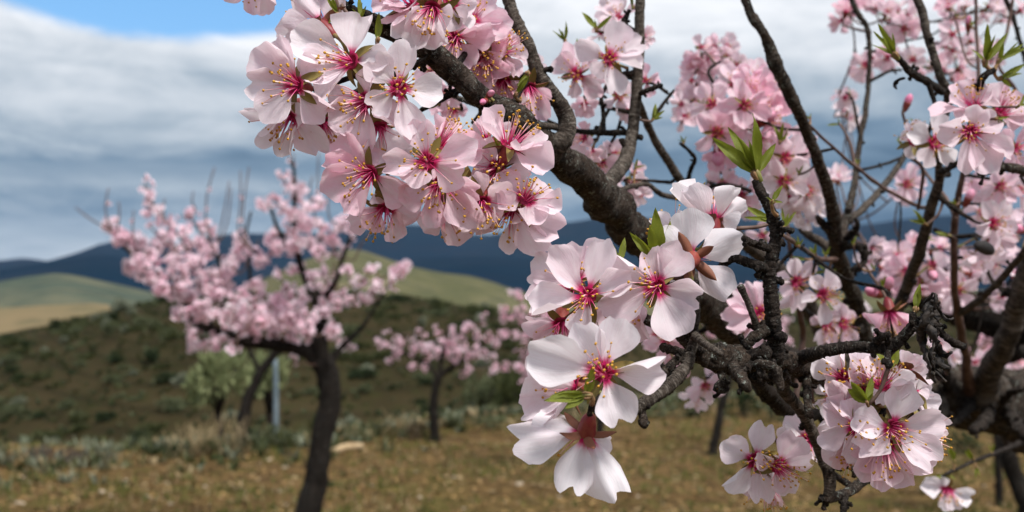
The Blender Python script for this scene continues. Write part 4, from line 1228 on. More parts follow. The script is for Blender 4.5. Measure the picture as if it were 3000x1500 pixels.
# blurred blossoms on the right side of the tree
FILL = [(2908, 655, 150, (0, .05, 1), .4), (2908, 700, 140, (0, -.3, .9), .45), (2868, 745, 130, (-.2, -.5, .8), .4), (2905, 770, 115, (.2, -.6, .7), .35), (2950, 690, 110, (.5, -.1, .7), .4), (2880, 620, 110, (-.4, .3, .7), .4), (2940, 630, 110, (.3, .4, .7), .35),
        (2554, 725, 95, (-.1, .2, .9), .4), (2584, 752, 84, (.1, -.2, .9), .6), (2633, 750, 100, (0, 0, 1), .55), (2672, 720, 90, (.2, .3, .8), .5), (2586, 790, 90, (0, -.5, .8), .55), (2545, 760, 84, (-.3, -.2, .8), .3), (2660, 745, 84, (.3, -.2, .8), .6),
        (2655, 795, 115, (-.2, .2, .8), .8), (2700, 835, 120, (.1, -.2, .9), .7), (2640, 830, 90, (-.3, -.3, .8), .8), (2731, 775, 120, (0, .1, .9), .35), (2754, 728, 90, (.2, .3, .8), .5), (2770, 800, 95, (.3, -.1, .8), .5), (2720, 740, 84, (-.3, .4, .7), .55),
        (2828, 775, 110, (.2, .2, .9), .5), (2805, 850, 120, (0, -.3, .9), .45), (2780, 870, 100, (-.3, -.4, .7), .4), (2845, 805, 100, (.4, -.1, .8), .45), (2820, 820, 84, (.1, -.3, .8), .55), (2770, 840, 84, (-.2, 0, .8), .5),
        (2960, 858, 110, (0, -.1, .9), .5), (2975, 800, 100, (.2, .2, .8), .4), (2940, 870, 84, (-.3, -.2, .8), .45), (2990, 840, 90, (.4, 0, .8), .5), (2985, 760, 84, (.3, .4, .7), .45), (2930, 880, 80, (-.4, -.3, .6), .4),
        (2456, 525, 90, (0, .3, .8), .3), (2440, 530, 70, (-.3, .1, .8), .5), (2656, 540, 110, (0, -.1, .9), .55), (2680, 525, 84, (.4, .3, .7), .5), (2640, 565, 84, (-.2, -.5, .7), .5), (2670, 570, 76, (.3, -.5, .7), .45),
        (2474, 285, 80, (-.1, .3, .9), .4), (2460, 275, 60, (-.5, .4, .5), .8), (2487, 343, 84, (.1, -.4, .8), .1), (2475, 320, 70, (-.4, -.1, .8), .25), (2505, 350, 64, (.5, -.3, .7), .25),
        (2478, 35, 95, (-.2, 0, .9), .8), (2465, 60, 84, (-.4, -.3, .8), .75), (2526, 12, 84, (.2, .4, .7), .6), (2500, 10, 84, (0, .3, .8), .6), (2560, 20, 80, (.2, .1, .8), .5),
        (2596, 38, 90, (-.2, .1, .9), .5), (2630, 28, 84, (.1, .4, .8), .3), (2660, 45, 90, (.2, .1, .9), .4), (2650, 85, 90, (.1, -.5, .8), .55), (2620, 95, 76, (-.2, -.5, .8), .5), (2680, 75, 76, (.5, -.2, .7), .5), (2605, 60, 70, (-.4, -.2, .8), .45),
        (2535, 190, 84, (-.1, -.1, .9), .6), (2520, 210, 70, (-.4, -.4, .7), .55), (2560, 170, 70, (.3, .3, .8), .5), (2600, 168, 84, (-.1, .2, .9), .65), (2675, 175, 90, (.1, .1, .9), .35), (2655, 160, 76, (-.2, .4, .8), .4), (2690, 200, 70, (.4, -.3, .8), .6),
        (2778, 20, 90, (-.2, .3, .8), .6), (2800, 50, 84, (.1, 0, .9), .45), (2830, 15, 84, (.2, .4, .8), .35), (2900, 18, 90, (0, .2, .9), .25), (2930, 30, 80, (.3, -.1, .9), .25), (2880, 45, 76, (-.3, -.3, .8), .3),
        (2791, 100, 95, (-.1, 0, .9), .6), (2770, 130, 84, (-.4, -.2, .8), .55), (2815, 120, 76, (.3, -.2, .8), .45), (2790, 150, 84, (0, -.4, .8), .5), (2735, 185, 90, (-.2, .1, .9), .5), (2760, 205, 84, (.1, -.4, .8), .5), (2796, 232, 84, (0, -.4, .9), .8), (2815, 200, 90, (.2, .1, .9), .45),
        (2835, 160, 76, (.2, .2, .8), .35), (2845, 120, 70, (.3, .3, .8), .3), (2830, 240, 76, (.1, -.3, .9), .55), (2780, 60, 76, (-.4, .3, .7), .6), (2900, 150, 84, (.1, .2, .8), .4), (2935, 60, 70, (.3, .3, .8), .3), (2990, 30, 90, (.2, .2, .8), .35), (2910, 180, 76, (.2, -.3, .8), .4),
        (2856, 1060, 84, (-.1, -.1, .9), .6), (2880, 1030, 76, (.2, .3, .8), .7), (2826, 920, 64, (0, 0, .9), .25), (2916, 1165, 60, (0, -.2, .9), .5), (2955, 1100, 56, (.2, .3, .8), .3), (2995, 1110, 64, (.4, 0, .8), .55), (2930, 1185, 54, (.2, .2, .8), .55), (2750, 1010, 80, (-.1, 0, .9), .3),
        (2960, 1150, 70, (.1, -.2, .9), .3), (2985, 1060, 64, (.2, 0, .9), .5), (2840, 1090, 64, (0, -.4, .8), .55), (2780, 1040, 90, (.1, .2, .9), .3), (2700, 960, 84, (-.2, .1, .8), .3), (2525, 905, 60, (.2, .1, .9), .2), (2560, 990, 60, (0, .3, .8), .15)]
for (x_, y_, D_, a_, t_) in FILL:
    a_ = (a_[0] + rnd.uniform(-.6, .6), a_[1] + rnd.uniform(-.6, .5), a_[2] - rnd.uniform(0, .75))
    flower(x_, y_, D_ * 1.03, a_, t_, 128.0 / D_ * (.98 if D_ > 100 else .88))


# ------------------------------------------------------------------ buds, leaf shoots, dried things of the near tree
def bud_mesh(i):
    mb = MB()
    n, prof = 9, [(.0003, 0.0075), (.0016, .0066), (.0029, .0044), (.0033, .0022), (.0030, .0002)]
    v, f = [], []
    for (r, z) in prof:
        for j in range(n):
            a = 2 * math.pi * j / n + z * 90
            v.append(Vector((r * math.cos(a) * (1 + .1 * math.sin(3 * a)), r * math.sin(a), z)))
    for i_ in range(len(prof) - 1):
        for j in range(n): f.append((i_ * n + j, (i_ + 1) * n + j, (i_ + 1) * n + (j + 1) % n, i_ * n + (j + 1) % n))
    mb.add(v, f, 0)
    calyx_geo(mb, (1, 1))
    return mb.mesh('bud', [M_BUD, M_CALYX])


BUD = bud_mesh(0)
for (x_, y_, d_, a_, s_) in [(2659, 300, .92, (.3, .9, .2), 1.0), (2731, 803, .93, (-.1, -.3, .8), 1.25), (2838, 579, .95, (.3, .8, .3), 1.1), (2987, 672, .9, (-.6, .2, .6), 1.1), (2563, 856, .83, (-.8, .2, .4), 1.3), (2598, 838, .83, (.2, .6, .5), 1.2),
                             (1436, 276, .528, (.3, .2, .7), .5), (1418, 297, .526, (-.4, -.3, .7), .45), (2240, 350, .82, (.5, .3, .6), 1.4), (2105, 452, .82, (-.1, -.8, .4), 1.4),
                             (2838, 68, .98, (0, .9, .2), .9)]:
    ax_ = SV(*a_); c_ = P(x_, y_, d_)
    b_ = obj('bud', BUD, TREE, mat=axis_frame(ax_, c_ - T0, s_))
    stalk(b_, c_ - ax_ * .008 * s_, ax_)


def shoot(bx, by, d, tips, young=False, stem=None):
    """a tuft of leaves springing from a scaly base; tips = (px, py[, width factor])"""
    c = P(bx, by, d)
    mx = sum(t[0] for t in tips) / len(tips); my = sum(t[1] for t in tips) / len(tips)
    up = (P(mx, my, d) - c).normalized()
    L0 = max((P(t[0], t[1], d) - c).length for t in tips)
    mb = MB()
    r0 = min(.0020, max(.0007, L0 * .055))
    pts = [c - up * L0 * .16, c, c + up * L0 * .12]
    tube(mb, [q - T0 for q in pts], [r0 * 1.15, r0 * 1.25, r0 * .6], 7, .2, 400, 0, 1, 0)
    for j in range(4):      # brown scales at the base
        a = rnd.uniform(0, 6.28)
        sd = up.orthogonal().normalized(); sd.rotate(Matrix.Rotation(a, 3, up))
        tube(mb, [c - up * L0 * .12 + sd * r0 - T0, c + up * L0 * .02 + sd * r0 * 1.5 - T0, c + up * L0 * .10 + sd * r0 * 1.3 - T0], [r0 * .5, r0 * .7, r0 * .15], 5, 0, 1, 0, 0, 1)
    s = obj('leaf_shoot', mb.mesh('leaf_shoot', [M_PEDI, M_SCALE]), TREE)
    for t in tips:
        tip = P(t[0], t[1], d) - FWD * rnd.uniform(-.25, .35) * L0
        v = tip - c
        L = v.length * 1.03
        nrm = SV(rnd.uniform(-.8, .8), rnd.uniform(-.1, .7), 1)
        wf = (t[2] if len(t) > 2 else 1.0) * .9
        obj('leaf', rnd.choice(YLEAVES if young else LEAVES), s, mat=frame(v, nrm, c - T0, (L * wf, L, L)))
    # join to the wood
    best = min(NODES, key=lambda n_: (n_[0] - c).length - n_[1] * .5)
    dist = (best[0] - c).length
    if dist > r0 * 1.5:
        m2 = MB()
        a = c - up * L0 * .1
        pts, rad = catmull([a, a.lerp(best[0], .5) - up * dist * .12, best[0]], [r0 * 1.1, r0 * 1.1, r0 * 1.5], .003)
        tube(m2, [q - T0 for q in pts], rad, 7, .15, 300)
        obj('twig', m2.mesh('twig', M_TWIG if dist > .012 else M_SCALE), TREE)


shoot(2217, 508, .475, [(2092, 408), (2136, 377), (2199, 345, .85), (2276, 422), (2190, 412, .6), (2150, 400, .6)])
shoot(2263, 590, .465, [(2291, 543, 1.2), (2243, 578), (2296, 592), (2270, 560, .8)])
shoot(1930, 775, .468, [(1915, 612, 1.1), (1968, 645, .9), (1845, 683, .9), (1902, 660, 1.2), (1858, 680, .6)])
shoot(1816, 768, .472, [(1790, 702, 1.1), (1832, 696, 1.1), (1822, 728, 1.2)])
shoot(2052, 575, .52, [(2030, 536, .9), (2063, 533, .9)], True)
shoot(1716, 1158, .412, [(1732, 1070, 1.5), (1612, 1157, 1.0), (1594, 1172, 1.1), (1652, 1192, 1.3), (1665, 1202, 1.2), (1630, 1150, .8)])
shoot(2540, 1178, .474, [(2480, 1137, 1.7), (2487, 1108, 1.3), (2561, 1104, 1.1), (2553, 1150, 1.1)])
shoot(2610, 1078, .50, [(2565, 1034, 1.6), (2634, 1026, 1.7), (2588, 1030, 1.2)])
shoot(2548, 1085, .51, [(2533, 1036, 1.4), (2540, 1050, 1.2)])
shoot(2683, 905, .474, [(2697, 832, 1.2), (2692, 860, 1.2)])
shoot(2622, 161, .66, [(2562, 76, .8), (2560, 96, .7), (2563, 130, .7), (2590, 130, .9), (2612, 95, .5)])
shoot(2888, 180, .66, [(2870, 80, 1.1), (2953, 96, .8), (2855, 142, .8), (2905, 108, .5), (2895, 150, 1)])
shoot(2930, 178, .66, [(2934, 130, 1.1), (2998, 128, .7), (3005, 140, .8), (2980, 125, .5)])
shoot(2932, 230, .665, [(2996, 190, 1.0), (2985, 217, 1.0), (2965, 255, 1.3), (2938, 215, .9)])
shoot(2985, 310, .66, [(3010, 270, 1.1), (3015, 305, 1.0)])
shoot(2920, 348, .635, [(2955, 345, 1.0), (2945, 362, 1.1), (2930, 365, 1.0)])
shoot(1747, 85, .70, [(1705, 36, 1.1), (1792, 48, .9), (1738, 60, .8)])
shoot(1655, 120, .72, [(1655, 66, .8), (1618, 92, .7), (1635, 85, .7), (1648, 90, .8)])
shoot(1692, 135, .74, [(1690, 110, .9), (1705, 112, .8)])
shoot(1853, 20, .70, [(1850, -25, .9), (1845, -10, .8)])
shoot(1912, 350, .71, [(1923, 300, 1.1), (1945, 325, 1.1), (1940, 345, 1.0), (1915, 320, .9)])
shoot(2003, 415, .79, [(1992, 398, 1), (2011, 400, 1), (1985, 412, .8)])
shoot(1862, 492, .74, [(1868, 465, 1.1), (1888, 485, .9), (1855, 478, 1)])
shoot(2060, 310, .95, [(2034, 302, .9), (2040, 290, .9), (2062, 285, .9), (2045, 315, .8)])
shoot(2285, 415, .80, [(2264, 365, 1), (2290, 362, .9), (2310, 390, .9), (2305, 405, .9), (2275, 380, .9)])
shoot(2340, 510, .80, [(2332, 490, 1), (2352, 485, 1), (2350, 505, .9)])
shoot(2262, 648, .52, [(2183, 604, .9), (2180, 642, .8)])
shoot(2296, 668, .66, [(2290, 612, .8), (2330, 620, .8), (2310, 625, .9)])
shoot(2340, 720, .72, [(2318, 695, 1.1), (2335, 690, 1), (2352, 700, 1)])
shoot(2388, 745, .78, [(2370, 722, 1.1), (2388, 712, 1), (2362, 730, 1)])
shoot(2420, 750, .82, [(2405, 728, 1), (2430, 722, 1), (2410, 738, 1)])
shoot(2360, 760, .80, [(2322, 752, .9), (2330, 760, .8)])
shoot(2420, 795, .84, [(2385, 800, 1), (2395, 775, 1), (2430, 785, 1), (2450, 790, .9)])
shoot(2500, 715, .82, [(2490, 705, 1), (2512, 690, 1), (2505, 700, 1)])
shoot(2710, 655, .86, [(2668, 612, .9), (2660, 645, .8), (2680, 630, 1), (2690, 640, 1)])
shoot(2715, 700, .9, [(2735, 690, 1), (2728, 675, .9), (2740, 705, .9)])
shoot(2780, 690, .93, [(2740, 680, 1), (2745, 690, 1)])
shoot(2800, 600, .93, [(2775, 590, 1), (2790, 580, 1), (2770, 602, .9)])
shoot(2560, 790, .82, [(2552, 768, 1), (2565, 775, 1)])
shoot(2586, 840, .82, [(2578, 815, 1), (2595, 810, 1)])
shoot(2640, 425, .87, [(2625, 405, 1.1), (2632, 398, 1)])
shoot(2372, 345, .80, [(2352, 335, 1), (2378, 332, 1)])
shoot(2460, 365, .90, [(2425, 365, 1), (2455, 345, .9)])
shoot(2490, 225 + 50, 1.03, [(2482, 255, 1)])
shoot(2680, 360, .9, [(2665, 345, 1), (2695, 350, 1)])
shoot(2512, 480, .95, [(2505, 462, 1), (2520, 465, 1)])
shoot(2800, 50, .99, [(2790, 30, 1), (2812, 35, 1)])
shoot(2845, 75, .96, [(2838, 50, 1), (2868, 52, 1)])
shoot(1545, 215, .56, [(1556, 222, 1), (1512, 255, .9)])
shoot(1512, 275, .545, [(1552, 224, 1.0), (1545, 232, .9)])
shoot(1400, 385, .53, [(1368, 390, 1), (1380, 370, 1)])
shoot(1285, 305, .55, [(1252, 318, 1.2), (1262, 310, 1)])
shoot(1105, 115, .48, [(1106, 40, 1.1), (1120, 62, 1.0), (1098, 100, .9)])
shoot(1055, 55, .475, [(1050, -15, .9), (1075, 20, .8), (1035, 30, .6)])
shoot(990, 40, .474, [(955, -10, .8), (970, -20, .8), (960, 70, 1.2)])
shoot(1460, 430, .48, [(1450, 400, 1.1), (1468, 412, 1)])
shoot(2795, 1350, .93, [(2782, 1305, 1), (2775, 1315, 1), (2800, 1320, .9)])
shoot(2850, 1345, .97, [(2815, 1315, 1), (2830, 1312, 1)])
shoot(2905, 1325, 1.03, [(2895, 1305, 1), (2910, 1300, 1)])
shoot(2860, 1370, .97, [(2858, 1400, 1), (2870, 1395, 1)])
shoot(2780, 1390, .93, [(2782, 1410, 1), (2795, 1405, 1), (2730, 1400, 1)])
shoot(2384, 1180, .58, [(2390, 1195, 1), (2400, 1200, 1), (2395, 1170, 1)])
shoot(2262, 1265, .56, [(2255, 1245, 1), (2268, 1250, 1)])


def dried_leaf(pts, d, wpx):
    """withered leaf: twisted strip with crinkled margins and thickness"""
    wpx *= 1.3
    w_ = [P(a, b, d + rnd.uniform(-.006, .006)) for a, b in pts]
    cp, cr = catmull(w_, [wpx / FPX * d * .5 * f_ for f_ in ([.5] + [1.0] * (len(pts) - 2) + [.35])], .0011)
    v, f, nv = [], [], 5
    ph = rnd.uniform(0, 6)
    n = len(cp)
    for i in range(n):
        t = (cp[min(i + 1, n - 1)] - cp[max(i - 1, 0)]).normalized()
        a = .9 * math.sin(i * .16 + ph) + i * .05 + ph
        u = t.cross(FWD).normalized()
        b = t.cross(u)
        wd = u * math.cos(a) + b * math.sin(a)
        nn = t.cross(wd)
        for j in range(nv):
            s = -1 + 2 * j / (nv - 1)
            q = cp[i] + wd * s * cr[i] * (1 + .6 * noise.noise(Vector((i * .5, s * 1.5, ph)))) + nn * cr[i] * (.55 * s * s + .95 * noise.noise(Vector((i * .55, s * 2, ph + 4))))
            v.append(q - T0)
    for i in range(n - 1):
        for j in range(nv - 1):
            q = i * nv + j
            f.append((q, q + 1, q + nv + 1, q + nv))
    o = obj('dried_leaf', mesh('dried_leaf', v, f, M_DRIED), TREE)
    sm = o.modifiers.new('thickness', 'SOLIDIFY'); sm.thickness = .0007


dried_leaf([(2736, 880), (2722, 920), (2718, 960), (2728, 1000), (2722, 1040), (2730, 1075), (2745, 1105), (2768, 1120)], .470, 26)
dried_leaf([(2728, 895), (2712, 950), (2695, 990), (2702, 1030), (2716, 1060), (2722, 1095), (2738, 1122)], .468, 24)
dried_leaf([(2738, 885), (2752, 930), (2758, 965), (2748, 1000), (2758, 1040), (2762, 1075), (2772, 1100)], .472, 24)
dried_leaf([(2735, 870), (2728, 920), (2735, 965), (2730, 1000)], .466, 34)
dried_leaf([(2752, 1010), (2770, 1040), (2790, 1035)], .471, 18)
dried_leaf([(2745, 895), (2760, 925), (2778, 942), (2792, 935)], .470, 9)
dried_leaf([(2735, 860), (2720, 885), (2708, 900)], .47, 14)
dried_leaf([(2742, 858), (2744, 890), (2730, 920)], .469, 12)
branch('twig', [(2690, 938, .474, 18), (2712, 925, .472, 14), (2732, 895, .471, 12), (2742, 862, .47, 10)], M_DRIED, .35, .2, 2)
dried_leaf([(2652, 228), (2632, 232), (2622, 250), (2628, 262)], .69, 9)

# last year's black hull
mb = MB()
ball(mb, Vector((0, 0, 0)), 1.0, 0, (1.0, .58, .50), 16, 12)
mb.v = [Vector((q.x, q.y, q.z)) * (1 + .05 * noise.noise(q * 3)) - Vector((0, .25 * q.x * q.x * .3, 0)) for q in mb.v]
c_ = P(2884, 725, .80)
s_ = 33 / FPX * .80
Mx = Matrix.Translation(c_ - T0) @ Matrix.Rotation(R(24), 4, 'Y') @ Matrix.Rotation(R(90), 4, 'X') @ Matrix.Scale(s_, 4)
obj('dried_hull', mb.mesh('dried_hull', M_NUT), TREE, mat=Mx)
branch('twig', [(2864, 702, .80, 6), (2860, 694, .84, 8), (2850, 690, .93, 9)], M_BARKD, .2, .1)


# ------------------------------------------------------------------ orchard trees behind
def mini_cluster(i, nf, spread):
    """a spray of small five-petalled blossoms as one mesh, metres"""
    r = random.Random(1500 + i)
    mb = MB()
    for _ in range(nf):
        o = Vector((r.gauss(0, 1), r.gauss(0, 1), r.gauss(0, 1)))
        o = o.normalized() * spread * r.uniform(.35, 1)
        ax = (o.normalized() + Vector((r.uniform(-.4, .4), r.uniform(-.4, .4), r.uniform(-.4, .4)))).normalized()
        m = axis_frame(ax, o, 1, r.uniform(0, 6))
        for j in range(5):
            a = j * 1.2566 + r.uniform(-.2, .2)
            c = R(r.uniform(55, 85)); L = .021 * r.uniform(.85, 1.1); W = .0105
            d = Vector((math.cos(a), math.sin(a), 0)); e = Vector((-math.sin(a), math.cos(a), 0))
            y = Vector((0, 0, math.cos(c))) + d * math.sin(c)
            n = Vector((0, 0, math.sin(c))) - d * math.cos(c)
            pts = [y * .002, y * L * .55 + e * W + n * .002, y * L * .97 + e * W * .55 + n * .003, y * L + n * .002, y * L * .97 - e * W * .55 + n * .003, y * L * .55 - e * W + n * .002]
            mb.add([m @ q for q in pts], [(0, 1, 2, 3), (0, 3, 4, 5)], 0, [(0, 0), (.5, 1), (1, .5), (1, 0), (1, -.5), (.5, -1)])
        ball_c = m @ Vector((0, 0, -.003))
        mb.add([m @ Vector((.003 * math.cos(t), .003 * math.sin(t), z)) for z in (-.008, .001) for t in (0, 1.57, 3.14, 4.71)],
               [(0, 1, 5, 4), (1, 2, 6, 5), (2, 3, 7, 6), (3, 0, 4, 7), (4, 5, 6, 7)], 1)
    return mb.mesh('blossom_cluster', [M_PETAL, M_CALYX])


CLUST = [mini_cluster(i, (3, 4, 6, 7, 5, 8)[i], (.022, .028, .036, .042, .032, .044)[i]) for i in range(6)]


def bg_tree(label, base, d, limbs, blobs, crop, sticks=(), depth=.35, spread=1.0, dens=1.0, tn=.5, group='almond trees in the orchard'):
    root_px, root_py = base
    b = P(root_px, root_py, d)
    gz = ground_z(b.x, b.y)
    root = empty('almond_tree', Vector((b.x, b.y, gz)))
    tag(root, label, 'tree', group)
    o0 = root.location.copy()
    nodes = []
    for li, (nm, pts) in enumerate(limbs):
        w_ = []; r_ = []
        for i, q in enumerate(pts):
            x, y, wd = q[0], q[1], q[2]
            dd = d + (q[3] if len(q) > 3 else 0)
            p = P(x, y, dd)
            w_.append(p); r_.append(wd / FPX * dd * .5)
        if nm == 'trunk':        # carry the trunk down into the soil
            foot = Vector((w_[0].x - .02, w_[0].y, gz - .08))
            w_.insert(0, foot); r_.insert(0, r_[0] * 1.25)
        cp, cr = catmull(w_, r_, max(.012, r_[0] * .5))
        for i in range(len(cp)):
            cp[i] = cp[i] + Vector((noise.noise(cp[i] * 7), noise.noise(cp[i] * 7 + Vector((5, 0, 0))), 0)) * cr[i] * .35
        mb = MB()
        tube(mb, [q - o0 for q in cp], cr, 12 if nm == 'trunk' else 8, .22, .5 / max(r_[0], .004), .06, li)
        obj(nm, mb.mesh(nm, M_BARKT), root)
        if nm != 'trunk' or li == 0: nodes += cp[::2]
        nodes += [cp[-1]]
    tw = MB()
    rr = random.Random(int(root_px))
    crown = list(nodes[len(nodes) // 6:])
    todo = []
    for (x, y, r) in blobs:
        px, py = cv(crop, x, y) if crop else (x, y)
        rp = r / (CROPS[crop][2] if crop else 1)
        cnt = max(1, int(dens * (rp / 15.0) ** 2 * 1.1 * (d / 5.7) ** 0 + .6))
        off = rr.uniform(-depth, depth)
        for j in range(cnt):
            a = rr.uniform(0, 6.28); q = rp * math.sqrt(rr.random()) * .75
            todo.append((px + q * math.cos(a), py + q * math.sin(a), d + off + rr.uniform(-.08, .08)))
    pts3 = [P(*t) for t in todo]
    done = []
    pool = [q for q in crown]
    order = sorted(range(len(pts3)), key=lambda i: min((pts3[i] - q).length for q in pool))
    cl = []
    for i in order:
        c = pts3[i]
        q = min(pool, key=lambda n_: (n_ - c).length + max(0, n_.z - c.z) * .6)
        L = (q - c).length
        if L > .03:
            mid = q.lerp(c, .55) + Vector((rr.uniform(-1, 1), rr.uniform(-1, 1), rr.uniform(-.8, .2))) * L * .12
            cp, cr = catmull([q, mid, c], [.0055, .0045, .003], .05)
            tube(tw, [v - o0 for v in cp], cr, 5, 0, 1)
            pool += cp[1:]
        s = rr.uniform(.85, 1.2) * spread
        M_ = axis_frame(Vector((rr.uniform(-1, 1), rr.uniform(-1, 1), rr.uniform(-1, 1))), c - o0, s)
        o = obj('blossom_cluster', rr.choice(CLUST), root, mat=M_)
        o.color = tint(tn + rr.uniform(-.2, .25))
        cl.append((o, M_))
    for (x0, y0, x1, y1) in sticks:
        a = cv(crop, x0, y0); b2 = cv(crop, x1, y1)
        off = rr.uniform(-.2, .2)
        A, B = P(a[0], a[1], d + off), P(b2[0], b2[1], d + off)
        q = min(pool, key=lambda n_: (n_ - A).length)
        cp, cr = catmull([q, A, A.lerp(B, .5) + Vector((rr.uniform(-.02, .02), 0, 0)), B], [.005, .0045, .004, .003], .05)
        tube(tw, [v - o0 for v in cp], cr, 5, .1, 20)
        for t in (.25, .6):
            if rr.random() < .35:
                o = obj('blossom_cluster', CLUST[0], root, mat=axis_frame(Vector((0, 0, 1)), A.lerp(B, t) - o0, .6))
                o.color = tint(tn)
    if len(cl) > 300:      # past the limit: the rest is one mass
        rest = MB()
        rr.shuffle(cl)
        for o, M in cl[300:]:
            b = len(rest.v)
            rest.v += [M @ v.co for v in o.data.vertices]
            rest.f += [tuple(q + b for q in p_.vertices) for p_ in o.data.polygons]
            rest.mi += [p_.material_index for p_ in o.data.polygons]
            u_ = {}
            for lp, ud in zip(o.data.loops, o.data.uv_layers[0].data): u_[lp.vertex_index] = tuple(ud.uv)
            rest.uv += [u_[q] for q in range(len(o.data.vertices))]
        for o, M in cl[300:]: bpy.data.objects.remove(o)
        r_ = tag(obj('blossoms', rest.mesh('blossoms', [M_PETAL, M_CALYX]), root), kind='stuff')
        r_.color = tint(tn)
    if tw.v: tag(obj('twigs', tw.mesh('twigs', M_TWIG), root), kind='stuff')
    return root


BL = [(435, 130, 18), (440, 200, 28), (455, 250, 34), (480, 300, 38), (520, 340, 38), (560, 390, 40), (590, 430, 35), (470, 400, 25), (255, 385, 36), (250, 420, 30), (285, 480, 50), (350, 510, 40), (400, 520, 60), (430, 570, 50), (360, 640, 42), (430, 640, 50),
      (500, 580, 50), (560, 500, 60), (600, 540, 50), (700, 360, 52), (690, 450, 40), (800, 440, 52), (740, 520, 50), (600, 620, 50), (640, 680, 50), (500, 710, 60), (430, 710, 40), (560, 760, 50), (640, 800, 50), (680, 830, 70), (740, 640, 60),
      (760, 740, 50), (830, 570, 50), (840, 770, 50), (870, 840, 50), (950, 640, 60), (900, 680, 50), (920, 760, 50), (980, 500, 40), (1000, 560, 40), (1090, 610, 52), (1000, 850, 72), (1100, 780, 60), (1200, 880, 72), (1260, 890, 60), (780, 920, 80),
      (930, 960, 60), (1000, 990, 60), (900, 1030, 50), (1050, 1040, 60), (1150, 960, 60), (1250, 960, 60), (1330, 980, 60), (1400, 940, 50), (1380, 1030, 50), (1300, 1060, 45), (1180, 1040, 40), (660, 930, 32), (700, 980, 32), (720, 1040, 42), (740, 1110, 46), (850, 1100, 36),
      (800, 1090, 25), (960, 1135, 18), (1140, 310, 38), (1200, 250, 18), (1190, 540, 50), (1230, 530, 40), (1250, 120, 25), (1280, 180, 42), (1330, 180, 30), (1340, 270, 46), (1260, 340, 42), (1330, 370, 50), (1410, 330, 35), (1460, 300, 36), (1290, 420, 50), (1390, 430, 42),
      (1200, 470, 42), (1320, 500, 50), (1390, 510, 50), (1450, 430, 42), (1490, 480, 40), (1470, 560, 42), (1560, 500, 40), (1600, 410, 58), (1640, 430, 40), (1240, 680, 32), (1310, 660, 40), (1320, 560, 40), (1420, 720, 46), (1510, 770, 46), (1490, 820, 36), (1410, 790, 46),
      (1360, 850, 40), (1540, 870, 36), (1500, 910, 46), (1570, 800, 30), (1280, 810, 42), (1560, 570, 32), (1520, 1000, 42), (1560, 1050, 42), (1620, 1110, 36), (1610, 680, 22), (1700, 750, 30), (1770, 670, 36), (1800, 780, 42), (1740, 830, 42), (1650, 860, 26), (1910, 720, 36),
      (1940, 650, 42), (1930, 690, 30), (1300, 1190, 22), (660, 760, 40), (800, 680, 40), (1080, 900, 50), (860, 930, 45), (1030, 930, 45), (1480, 690, 30)]
ST = [(240, 420, 235, 200), (290, 420, 293, 280), (375, 480, 380, 330), (740, 330, 728, 220), (800, 400, 850, 80), (870, 500, 935, 160), (900, 480, 945, 200), (990, 480, 1000, 100), (1020, 480, 1050, 80), (560, 400, 560, 260), (1310, 150, 1310, 0),
      (1455, 300, 1455, -20), (1410, 300, 1420, 130), (1520, 380, 1530, 200), (225, 435, 40, 310), (1660, 620, 1765, 450), (1600, 560, 1690, 450), (1500, 760, 1620, 560), (1650, 770, 1640, 650), (1000, 700, 1110, 500), (1290, 60, 1270, -20), (1660, 900, 1700, 780), (1560, 780, 1530, 620)]
bg_tree('blossoming almond tree with a bent dark trunk and wide low left limb', (898, 1620), 5.7,
        [('trunk', [(905, 1490, 72), (933, 1370, 68), (946, 1270, 64), (966, 1170, 68), (960, 1100, 68), (940, 1050, 66)]),
         ('limb', [(945, 1070, 60), (900, 1032, 46), (830, 1012, 40), (760, 1004, 36), (690, 992, 34), (625, 967, 32), (572, 938, 28), (535, 885, 20, .1), (445, 795, 15, .15), (345, 705, 11, .15), (325, 670, 8, .15)]),
         ('limb', [(945, 1065, 62), (930, 990, 52), (936, 930, 46), (930, 880, 40), (892, 815, 26), (872, 740, 20), (862, 640, 16), (864, 540, 12), (858, 470, 9)]),
         ('limb', [(955, 1070, 36, .05), (1005, 1015, 20, .1), (1055, 965, 14, .15), (1085, 925, 10, .2), (1130, 850, 8, .2), (1180, 790, 6, .2)]),
         ('branch', [(760, 1004, 18), (740, 900, 13, .1), (732, 800, 11, .15), (720, 700, 9, .15), (735, 620, 7, .15)]),
         ('branch', [(625, 967, 17), (600, 850, 12, .2), (560, 740, 10, .25), (480, 640, 8, .2), (430, 570, 6, .2)]),
         ('branch', [(690, 992, 17), (650, 880, 12, .2), (640, 760, 10, .3), (600, 700, 8, .3), (560, 640, 6, .3)]),
         ('branch', [(930, 900, 24), (980, 830, 16, -.1), (1010, 740, 12, -.15), (1040, 660, 8, -.15)]),
         ('branch', [(872, 740, 16), (820, 680, 12, .1), (790, 600, 9, .1)])], BL, 'T', ST, .30, .90, 1.6, .34)
